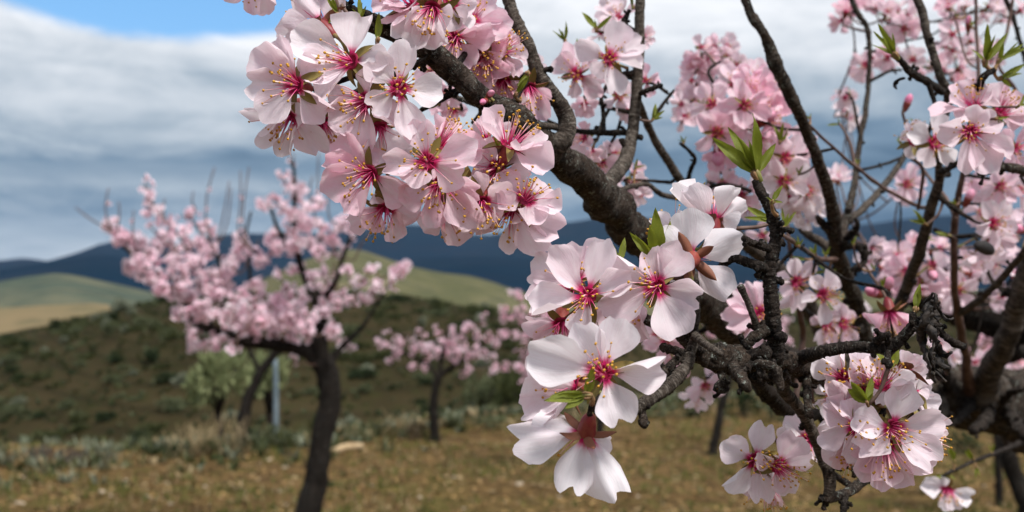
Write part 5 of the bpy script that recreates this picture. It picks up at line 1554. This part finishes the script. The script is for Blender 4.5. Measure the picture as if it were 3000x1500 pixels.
# leaning tree half hidden behind it
bg_tree('leaning almond tree with a forked thin trunk beside the pale olive bush', (703, 1300), 9.4,
        [('trunk', [(706, 1290, 38), (714, 1230, 36), (734, 1153, 30), (762, 1093, 27), (800, 1040, 24), (830, 990, 16)]),
         ('branch', [(765, 1095, 16), (745, 1055, 14), (725, 1010, 11), (700, 960, 9)]), ('branch', [(800, 1040, 15), (880, 1000, 12), (900, 940, 8)])],
        [(680, 940, 30), (720, 930, 30), (760, 950, 30), (800, 930, 30), (840, 950, 30), (880, 930, 30), (720, 980, 25), (820, 980, 25), (700, 900, 25), (860, 900, 25), (780, 900, 30)], None, (), .3, 1.0, .7, .5)
B2 = [(410, 590, 35), (440, 660, 36), (480, 620, 40), (500, 550, 40), (390, 550, 25), (620, 520, 32), (610, 560, 30), (560, 680, 26), (580, 610, 40), (650, 600, 46), (640, 700, 26), (700, 580, 50), (760, 540, 50), (730, 620, 50), (790, 640, 50), (820, 560, 50), (870, 500, 42), (880, 470, 30), (880, 620, 46),
      (860, 720, 32), (870, 690, 28), (940, 430, 36), (940, 520, 46), (930, 600, 42), (1000, 540, 50), (980, 620, 42), (1000, 700, 42), (1060, 690, 36), (700, 460, 20), (550, 530, 28), (430, 500, 14), (780, 580, 45), (780, 500, 30), (840, 600, 40), (700, 500, 20), (1030, 510, 30), (470, 580, 30)]
bg_tree('small almond tree with a slim straight trunk on the orchard edge', (1275, 1285), 9.6,
        [('trunk', [(1274, 1275, 30), (1271, 1200, 26), (1276, 1140, 24), (1283, 1100, 26)]), ('limb', [(1282, 1105, 20), (1310, 1085, 17), (1360, 1050, 12), (1420, 1000, 8)]), ('limb', [(1282, 1105, 16), (1240, 1060, 12), (1180, 1030, 9)]),
         ('limb', [(1284, 1100, 16), (1300, 1020, 11), (1310, 960, 7)])], B2, 'M', (), .35, .8, 1.6, .5)
B3 = [(1120, 310, 42), (1060, 380, 32), (1080, 420, 40), (1140, 400, 42), (1160, 450, 46), (1090, 520, 42), (1190, 540, 52), (1220, 400, 40), (1160, 620, 36), (1150, 680, 36), (1170, 750, 42), (1110, 670, 26), (1220, 620, 42), (1250, 500, 50), (1300, 450, 50), (1350, 520, 50), (1300, 600, 50), (1400, 560, 50),
      (1250, 700, 50), (1350, 650, 50), (1400, 480, 45), (1450, 620, 50), (1300, 380, 40), (1500, 560, 50), (1550, 640, 50), (1600, 560, 50), (1230, 780, 30)]
bg_tree('almond tree with long drooping blossom sprays and a hidden dark trunk', (1757, 1270), 8.2,
        [('trunk', [(1757, 1262, 26), (1756, 1215, 24), (1748, 1150, 24), (1735, 1090, 22)]), ('limb', [(1736, 1095, 18), (1660, 1040, 14), (1590, 990, 11), (1530, 930, 7)]), ('limb', [(1735, 1090, 16), (1720, 1000, 12), (1700, 930, 8)]),
         ('limb', [(1740, 1110, 14), (1640, 1080, 11), (1560, 1060, 8)])], B3, 'M', (), .3, .9, 1.3, .55)
bg_tree('leaning almond tree standing behind the low lichened branch', (2092, 1312), 9.0,
        [('trunk', [(2092, 1300, 28), (2104, 1240, 26), (2122, 1160, 23), (2140, 1090, 20), (2150, 1040, 16)]), ('limb', [(2145, 1060, 14), (2200, 1000, 11), (2260, 940, 7)]), ('limb', [(2140, 1080, 13), (2090, 1010, 10), (2060, 960, 6)])],
        [(2060 + 30 * i, 930 + (i * 37) % 70, 30) for i in range(9)], None, (), .3, 1.0, .7, .5)
bg_tree('slight almond tree behind the hanging pink group', (2256, 1262), 11.2,
        [('trunk', [(2256, 1255, 17), (2258, 1210, 16), (2262, 1150, 14), (2270, 1100, 11)]), ('branch', [(2266, 1120, 9), (2310, 1080, 7), (2350, 1060, 5)]), ('branch', [(2266, 1115, 8), (2240, 1070, 6)])],
        [(2240, 1060, 22), (2280, 1040, 25), (2320, 1060, 25), (2350, 1040, 22), (2300, 1010, 25), (2260, 1020, 20)], None, (), .25, .9, .8, .5)
bg_tree('dark stout almond tree to the right of the low leafy twig', (3010, 1520), 6.6,
        [('trunk', [(3008, 1500, 60), (2990, 1430, 52), (2968, 1370, 48), (2955, 1320, 46), (2950, 1230, 44)]), ('limb', [(2952, 1250, 30), (3020, 1160, 24), (3080, 1060, 16)]), ('limb', [(2950, 1240, 28), (2900, 1150, 20), (2860, 1060, 12)]), ('limb', [(2952, 1240, 26), (2960, 1120, 18), (2970, 1020, 12)])],
        [(2840, 1040, 30), (2870, 1080, 28), (2900, 1030, 30), (2950, 1050, 35), (3000, 1030, 35), (3040, 1080, 35), (3080, 1040, 35), (2920, 1100, 28), (2980, 1090, 30), (2890, 990, 28), (2960, 980, 30)], None, (), .3, 1.0, .9, .45)
bg_tree('thin straight almond tree beside the stout one on the right', (2927, 1480), 7.0,
        [('trunk', [(2927, 1470, 24), (2925, 1400, 22), (2922, 1340, 20), (2915, 1240, 17)]), ('branch', [(2917, 1260, 12), (2870, 1180, 9)]), ('branch', [(2916, 1250, 12), (2940, 1160, 9)])],
        [(2850, 1150, 25), (2890, 1120, 25), (2940, 1140, 25), (2910, 1160, 25)], None, (), .2, 1.0, .8, .45)


# ------------------------------------------------------------------ shrubs
def leaf_ball(seed, n, size, rx=1.0, rz=.8, lump=.35, elong=2.2):
    """bush of many small leaf faces filling an uneven volume of unit radius, base at z = 0"""
    r = random.Random(seed)
    mb = MB()
    lobes = [Vector((r.uniform(-.6, .6), r.uniform(-.6, .6), r.uniform(.25, .95))) for _ in range(7)]
    for _ in range(n):
        l = r.choice(lobes)
        d = Vector((r.gauss(0, 1), r.gauss(0, 1), r.gauss(0, 1))).normalized()
        p = l + d * r.uniform(.15, .48)
        if p.z < .02: p.z = r.uniform(.02, .2)
        p = Vector((p.x * rx, p.y * rx, p.z * rz))
        y = (d + Vector((r.uniform(-.6, .6), r.uniform(-.6, .6), r.uniform(-.2, .9)))).normalized()
        x = y.orthogonal().normalized(); x.rotate(Matrix.Rotation(r.uniform(0, 6), 3, y))
        s = size * r.uniform(.6, 1.4)
        mb.add([p, p + y * s * elong * .5 + x * s * .5, p + y * s * elong, p + y * s * elong * .5 - x * s * .5], [(0, 1, 2, 3)], 0)
    for _ in range(6):
        l = r.choice(lobes)
        tube(mb, [Vector((0, 0, -.1)), Vector((l.x * rx * .4, l.y * rx * .4, l.z * rz * .4)), Vector((l.x * rx, l.y * rx, l.z * rz))], [.035, .025, .01], 4, mi=1)
    return mb


def mat_leafy(name, a, b):
    return mat_simple(name, a, b, 3.0, .7, .15, .25)


M_SH = [mat_leafy('shrub_grey_green', (.065, .080, .038), (.12, .13, .065)), mat_leafy('shrub_olive', (.036, .045, .016), (.075, .082, .030)),
        mat_leafy('shrub_dark_green', (.016, .028, .011), (.038, .052, .020)), mat_leafy('shrub_silver', (.13, .15, .10), (.22, .23, .16))]
M_STEM = mat_simple('shrub_stem', (.05, .035, .025), (.09, .07, .05), 20)
M_DRY = mat_simple('dry_grass', (.26, .19, .10), (.36, .28, .16), 8, .8, .1, .2)
M_OLIVE = mat_leafy('olive_foliage', (.16, .19, .085), (.27, .29, .14))
SHM = []
for i in range(8):
    SHM.append(leaf_ball(40 + i, 420, .15, r_ := (1.0, 1.2, .9, 1.1, 1.3, 1.0, 1.15, .95)[i], (.8, .6, .9, .7, .55, .75, .65, .85)[i]).mesh('shrub', [M_SH[(0, 1, 2, 1, 0, 2, 1, 3)[i]], M_STEM]))
rr = random.Random(11)
placed = 0
tries = 0
occ = []
while placed < 300 and tries < 9000:
    tries += 1
    y = 60 + 89 * rr.random() ** .8
    t = rr.uniform(-.49, .10) if rr.random() < .88 else rr.uniform(.1, .5)
    px = 1500 + FPX * t
    x = t * y
    # thick in bands along the terraces, thin on the bare brown parts
    z = slope_z(t, y)
    dens = .35 + .65 * (noise.noise(Vector((x * .045, y * .045, 8))) * .5 + .5)
    band = .5 + .5 * math.sin(z * 4.8)
    if rr.random() > dens * (.35 + .65 * band): continue
    if px > 2500 and rr.random() < .6: continue
    if any((x - a) ** 2 + (y - b) ** 2 < 1.9 for a, b in occ): continue
    occ.append((x, y))
    i = rr.randrange(8)
    o = obj('shrub', SHM[i], None, (x, y, z - .05))
    s = rr.uniform(.40, .95) * (1.25 if y > 120 else 1)
    o.scale = (s * rr.uniform(.9, 1.5), s, s * rr.uniform(.75, 1.1))
    o.rotation_euler = (0, 0, rr.uniform(0, 6.28))
    hue = ('grey green', 'olive', 'dark green', 'olive', 'grey green', 'dark green', 'olive', 'silvery')[i]
    size_ = 'small' if s < .6 else ('mid-sized' if s < .85 else 'large')
    tag(o, '%s %s shrub dotted on the terraced brown hillside' % (size_, hue), 'shrub', 'shrubs on the terraced hillside')
    placed += 1


# the countless small tufts between the shrubs
mb = MB()
for _ in range(4200):
    y = 58 + 92 * rr.random() ** .8
    t = rr.uniform(-.50, .52)
    z = slope_z(t, y)
    h = rr.uniform(.12, .38)
    c = Vector((t * y, y, z - .04))
    m_ = rr.choice((0, 1, 1, 2))
    for _ in range(9):
        a = rr.uniform(0, 6.28)
        d = Vector((math.cos(a), math.sin(a), 0)); e = Vector((-d.y, d.x, 0)) * h * .35
        q = c + d * rr.uniform(0, h * .8)
        mb.add([q - e, q + e, q + d * h * .5 + e * .6 + Vector((0, 0, h * 1.1)), q + d * h * .4 - e * .6 + Vector((0, 0, h * rr.uniform(.6, 1.2)))], [(0, 1, 2, 3)], m_)
tag(obj('ground_scrub', mb.mesh('ground_scrub', M_SH[:3])), 'low tufts of scrub between the shrubs on the hillside', kind='stuff')


def on_ground(px, py):
    """ground point seen at a pixel"""
    lo, hi = .5, 60
    for d in [1 + .05 * i for i in range(900)]:
        p = P(px, py, d)
        if p.z <= ground_z(p.x, p.y): return p
    return P(px, py, 10)


def bush(px, py, wpx, hpx, mi, label, n=260, size=.10, d=None, name='shrub', cat='shrub'):
    """shrub whose foot shows (or lies hidden) at a pixel; depth from the ground it stands on unless given"""
    p = on_ground(px, py) if d is None else P(px, py, d)
    dist = p.y
    z = ground_z(p.x, p.y)
    top = CAM.z + (790 - (py - hpx)) / FPX * dist
    h = max(.12, top - z)
    wd = wpx / FPX * dist * .5
    root = empty(name, Vector((p.x, p.y, z)))
    tag(root, label, cat)
    mb = leaf_ball(int(px * 3 + py), n, size)
    fol = MB(); stem = MB()
    fv = leaf_ball(int(px * 3 + py), n, size)
    o = obj('foliage', fv.mesh('foliage', [mi, M_STEM]), root)
    o.scale = (wd / 1.0, wd / 1.0, h / 1.05)
    return root


bush(304, 1352, 100, 62, M_SH[3], 'silvery grey shrub on the lip of the orchard floor', size=.07)
bush(516, 1338, 110, 52, M_SH[2], 'rounded green shrub at the orchard edge before the dry stalks')
bush(400, 1312, 60, 60, M_SH[2], 'dark little shrub behind the silvery one')
bush(610, 1332, 90, 44, M_SH[1], 'low olive weed clump between the dry stalks')
bush(838, 1318, 90, 60, M_SH[1], 'low green weed clump left of the bent trunk')
bush(790, 1300, 110, 60, M_SH[0], 'grey green shrub at the foot of the pale stake')
bush(1030, 1292, 70, 30, M_SH[0], 'flat weed clump behind the pale log')
bush(1443, 1262, 130, 42, M_SH[0], 'pale green weed patch under the round olive bush')
bush(1220, 1290, 90, 56, mat_leafy('dry_brush', (.10, .075, .045), (.16, .12, .075)), 'brown dry brushwood beside the slim trunk')
bush(1320, 1255, 90, 40, M_SH[1], 'low olive tuft right of the slim trunk')
bush(1600, 1245, 120, 50, M_SH[1], 'green weed clump below the white hanging flower')
bush(1950, 1222, 180, 60, M_SH[0], 'long grey green thicket behind the stubby branch')
bush(2030, 1225, 120, 70, M_SH[2], 'dark green thicket left of the leaning trunk')
bush(2180, 1222, 130, 85, M_SH[2], 'tall dark shrub right of the leaning trunk')
bush(2300, 1235, 120, 60, M_SH[0], 'grey green shrub behind the hanging pink group')
bush(1660, 1225, 120, 40, M_SH[2], 'dark low weeds behind the white flowers')
bush(2800, 1330, 140, 70, M_SH[2], 'dark green shrub below the thick limb')
bush(2700, 1320, 120, 50, M_SH[0], 'grey green shrub below the big low cluster')
bush(120, 1352, 90, 40, mat_leafy('twiggy_brush', (.085, .065, .055), (.13, .105, .09)), 'greyish twiggy brush on the orchard edge')
bush(210, 1356, 90, 40, bpy.data.materials['twiggy_brush'], 'second tuft of greyish twiggy brush beside the silvery shrub')
bush(930, 1275, 90, 60, M_SH[1], 'olive coloured shrub just behind the bent trunk')
bush(1110, 1280, 100, 40, M_SH[1], 'thin olive weeds left of the brown brushwood')
# olive bushes down the slope
def olive(px, py, rpx, d, label, mt):
    p = P(px, py, d)
    z = ground_z(p.x, p.y)
    R_ = rpx / FPX * d
    root = empty('olive_tree', Vector((p.x, p.y, z)))
    tag(root, label, 'tree')
    h = p.z - z
    mb = MB()
    tube(mb, *catmull([Vector((0, 0, -.1)), Vector((.04, 0, h * .35)), Vector((-.03, .02, h * .7)), Vector((0, 0, h))], [.06, .05, .04, .02], .08), 8, .2, 12)
    for a in range(4):
        e = Vector((math.cos(a * 1.6), math.sin(a * 1.6), .6)) * R_ * .7
        tube(mb, [Vector((0, 0, h * .6)), Vector((0, 0, h * .8)) + e * .5, Vector((0, 0, h)) + e * .9], [.03, .02, .01], 6)
    obj('trunk', mb.mesh('trunk', M_BARKT), root)
    f = leaf_ball(int(px), 900, .085, lump=.5, elong=3.0)
    o = obj('crown', f.mesh('crown', [mt, M_STEM]), root, (0, 0, h - R_ * .8))
    o.scale = (R_ * 1.1, R_ * 1.1, R_ * 1.75)
    return root


olive(640, 1105, 78, 14.5, 'pale green olive bush behind the leaning trunk', M_OLIVE)
olive(790, 1100, 60, 15.5, 'thin pale olive bush around the light stake', M_OLIVE)
olive(1411, 1162, 58, 15.0, 'round grey green olive bush beyond the orchard edge', M_SH[0])
olive(1500, 1168, 62, 14.0, 'darker olive bush with a short visible trunk', M_SH[1])

# dry stalks
def stalks(px, py, wpx, hpx, n, label):
    p = on_ground(px, py)
    root = MB()
    r = random.Random(int(px))
    for _ in range(n):
        x = r.uniform(-.5, .5) * wpx / FPX * p.y; y = r.uniform(-.25, .25)
        h = hpx / FPX * p.y * r.uniform(.5, 1.1)
        q = Vector((x, y, -.04))
        tube(root, [q, q + Vector((r.uniform(-.03, .03), 0, h * .5)), q + Vector((r.uniform(-.1, .1), r.uniform(-.05, .05), h))], [.004, .003, .002], 4)
    o = obj('dry_stalks', root.mesh('dry_stalks', M_DRY), None, (p.x, p.y, ground_z(p.x, p.y)))
    tag(o, label, 'dry plant')


stalks(560, 1335, 110, 100, 38, 'tall pale dry stalks left of the leaning trunk')
stalks(650, 1325, 110, 120, 46, 'dense brownish dry stalks at the foot of the leaning trunk')
stalks(1170, 1275, 110, 80, 30, 'thin dry stalks beside the brown brushwood')
stalks(1700, 1240, 160, 70, 34, 'pale dry grass stems behind the low white flowers')

# pale stake
p = P(808, 1245, 11.5)
mb = MB()
hh = (1245 - 1052) / FPX * 11.5
gz = ground_z(p.x, p.y)
tube(mb, *catmull([Vector((0, 0, -.1)), Vector((0, 0, (p.z - gz) + hh * .5)), Vector((-.01, 0, p.z - gz + hh))], [.028, .028, .027], .1), 10, .03, 9)
tag(obj('stake', mb.mesh('stake', mat_simple('pale_blue_tube', (.19, .24, .27), (.12, .16, .18), 4, .5)), None, (p.x, p.y, gz)), 'pale bluish upright tree stake in the olive bush', 'stake')
# fallen log
a, b = on_ground(975, 1330), on_ground(1060, 1318)
mb = MB()
c = (a + b) / 2; c.z = ground_z(c.x, c.y)
tube(mb, *catmull([a - c + Vector((0, 0, .02)), Vector((0, 0, .035)), b - c + Vector((0, 0, .03))], [.026, .032, .024], .02), 9, .2, 15)
tag(obj('log', mb.mesh('log', mat_simple('bare_wood', (.34, .24, .13), (.46, .34, .20), 12, .8)), None, c), 'short pale bare log lying right of the bent trunk', 'log')

# stones on the soil
M_STONE = mat_simple('stone', (.30, .24, .17), (.42, .34, .24), 9, .9, .1, 0, .01)
def stone_mesh(i):
    mb = MB(); ball(mb, Vector((0, 0, 0)), 1, 0, (1, .75, .5), 9, 6)
    mb.v = [q * (1 + .35 * noise.noise(q * 1.6 + Vector((i * 5, 0, 0)))) for q in mb.v]
    return mb.mesh('stone', M_STONE, False)
STN = [stone_mesh(i) for i in range(5)]
fixed = [(1522, 1421, 17), (371, 1410, 12), (300, 1445, 13), (435, 1460, 13), (60, 1480, 20), (788, 1352, 11), (490, 1420, 9), (70, 1402, 10), (835, 1372, 9), (820, 1445, 9), (600, 1430, 9), (500, 1480, 10), (1230, 1460, 10), (1330, 1400, 9), (1090, 1430, 9), (1640, 1460, 9), (1900, 1400, 9), (2050, 1440, 10)]
rs = random.Random(5)
for _ in range(42): fixed.append((rs.uniform(0, 3000), rs.uniform(1350, 1495), rs.uniform(4, 8)))
for (x_, y_, r_) in fixed:
    p = on_ground(x_, y_)
    o = obj('stone', rs.choice(STN), None, (p.x, p.y, ground_z(p.x, p.y) + .004))
    s = r_ / FPX * p.y
    o.scale = (s, s, s * .8); o.rotation_euler = (rs.uniform(-.3, .3), rs.uniform(-.3, .3), rs.uniform(0, 6))
    sz = 'tiny' if r_ < 6 else ('small' if r_ < 9 else ('fist-sized' if r_ < 15 else 'big flat'))
    tag(o, '%s pale stone lying on the brown orchard soil' % sz, 'stone', 'stones on the orchard soil')

# litter and weeds over the soil, each one object that nobody could count
def scatter(name, label, n, seed, mats, make):
    r = random.Random(seed)
    mb = MB()
    k_ = 0
    while k_ < n:
        y = 5.2 + 8 * r.random() ** 1.2
        x = r.uniform(-.52, .52) * y
        z = ground_z(x, y)
        if z < -.9: continue
        make(mb, Vector((x, y, z)), r)
        k_ += 1
    tag(obj(name, mb.mesh(name, mats)), label, kind='stuff')


def litter(mb, p, r):
    s = r.uniform(.006, .034)
    a = r.uniform(0, 6.28)
    u = Vector((math.cos(a), math.sin(a), r.uniform(-.3, .5))); v = Vector((-math.sin(a), math.cos(a), r.uniform(-.3, .5)))
    p = p + Vector((0, 0, s * .4))
    mb.add([p - u * s, p + v * s * .45, p + u * s, p - v * s * .45], [(0, 1, 2, 3)], r.choice((0, 0, 1, 2)))


def tuft(mb, p, r):
    if noise.noise(p * .9) < -.05 and r.random() < .75: return
    for _ in range(r.randint(4, 8)):
        a = r.uniform(0, 6.28); h = r.uniform(.02, .075)
        d = Vector((math.cos(a), math.sin(a), 0)); e = Vector((-d.y, d.x, 0)) * .004
        q = p + d * r.uniform(0, .03)
        mb.add([q - e, q + e, q + d * h * .5 + Vector((0, 0, h))], [(0, 1, 2)], r.choice((0, 0, 0, 1)))


scatter('leaf_litter', 'dry brown and straw coloured litter over the orchard soil', 15000, 3,
        [mat_simple('litter_a', (.18, .105, .04), (.28, .18, .075), 5, .9, .1), mat_simple('litter_b', (.075, .042, .02), (.14, .08, .032), 5, .9, .1), mat_simple('litter_c', (.26, .19, .10), (.22, .14, .07), 5, .9, .1)], litter)
def weeds(mb, p, r):
    px = 1500 + FPX * p.x / p.y
    e = lerp_table(EDGE, px)
    y = e + r.gauss(.3, .7)
    x = p.x / p.y * y
    if noise.noise(Vector((x * .8, y * .8, 4))) < r.uniform(-.5, .25): return
    q0 = Vector((x, y, ground_z(x, y) - .01))
    m_ = r.choice((0, 0, 1, 2, 2, 3))
    H = r.uniform(.03, .13)
    for _ in range(r.randint(6, 11)):
        a = r.uniform(0, 6.28); h = H * r.uniform(.5, 1.1)
        d = Vector((math.cos(a), math.sin(a), 0)); g = Vector((-d.y, d.x, 0)) * r.uniform(.006, .014)
        q = q0 + d * r.uniform(0, .05)
        mb.add([q - g * .5, q + g * .5, q + d * h * .3 + g + Vector((0, 0, h * .6)), q + d * h * .6 + Vector((0, 0, h)), q + d * h * .3 - g + Vector((0, 0, h * .6))], [(0, 1, 2, 3, 4)], m_)


scatter('weeds', 'ankle-high grey green and straw weeds along the orchard edge', 2200, 9, [M_SH[3], M_SH[0], M_SH[1], M_DRY], weeds)
scatter('grass', 'sparse short green and straw weeds over the orchard soil', 6500, 4, [mat_simple('grass_blade', (.07, .095, .02), (.125, .135, .032), 5, .8, .1, .3), M_DRY], tuft)


# ------------------------------------------------------------------ air
def haze_box():
    m, q = material('haze')
    v = q.n('VolumePrincipled')
    v.inputs['Color'].default_value = (.55, .72, 1.0, 1)
    v.inputs['Density'].default_value = 1.5e-5
    v.inputs['Anisotropy'].default_value = 0.0
    q.link(v.outputs[0], q.out.inputs['Volume'])
    a, z0, z1 = 9800, -175, 420
    vs = [(x, y, z) for z in (z0, z1) for y in (-a, a) for x in (-a, a)]
    fs = [(0, 2, 3, 1), (4, 5, 7, 6), (0, 1, 5, 4), (2, 6, 7, 3), (0, 4, 6, 2), (1, 3, 7, 5)]
    o = obj('haze', mesh('haze', vs, fs, m, smooth=False))
    tag(o, 'thin bluish air between the orchard and the mountains', kind='stuff')


haze_box()
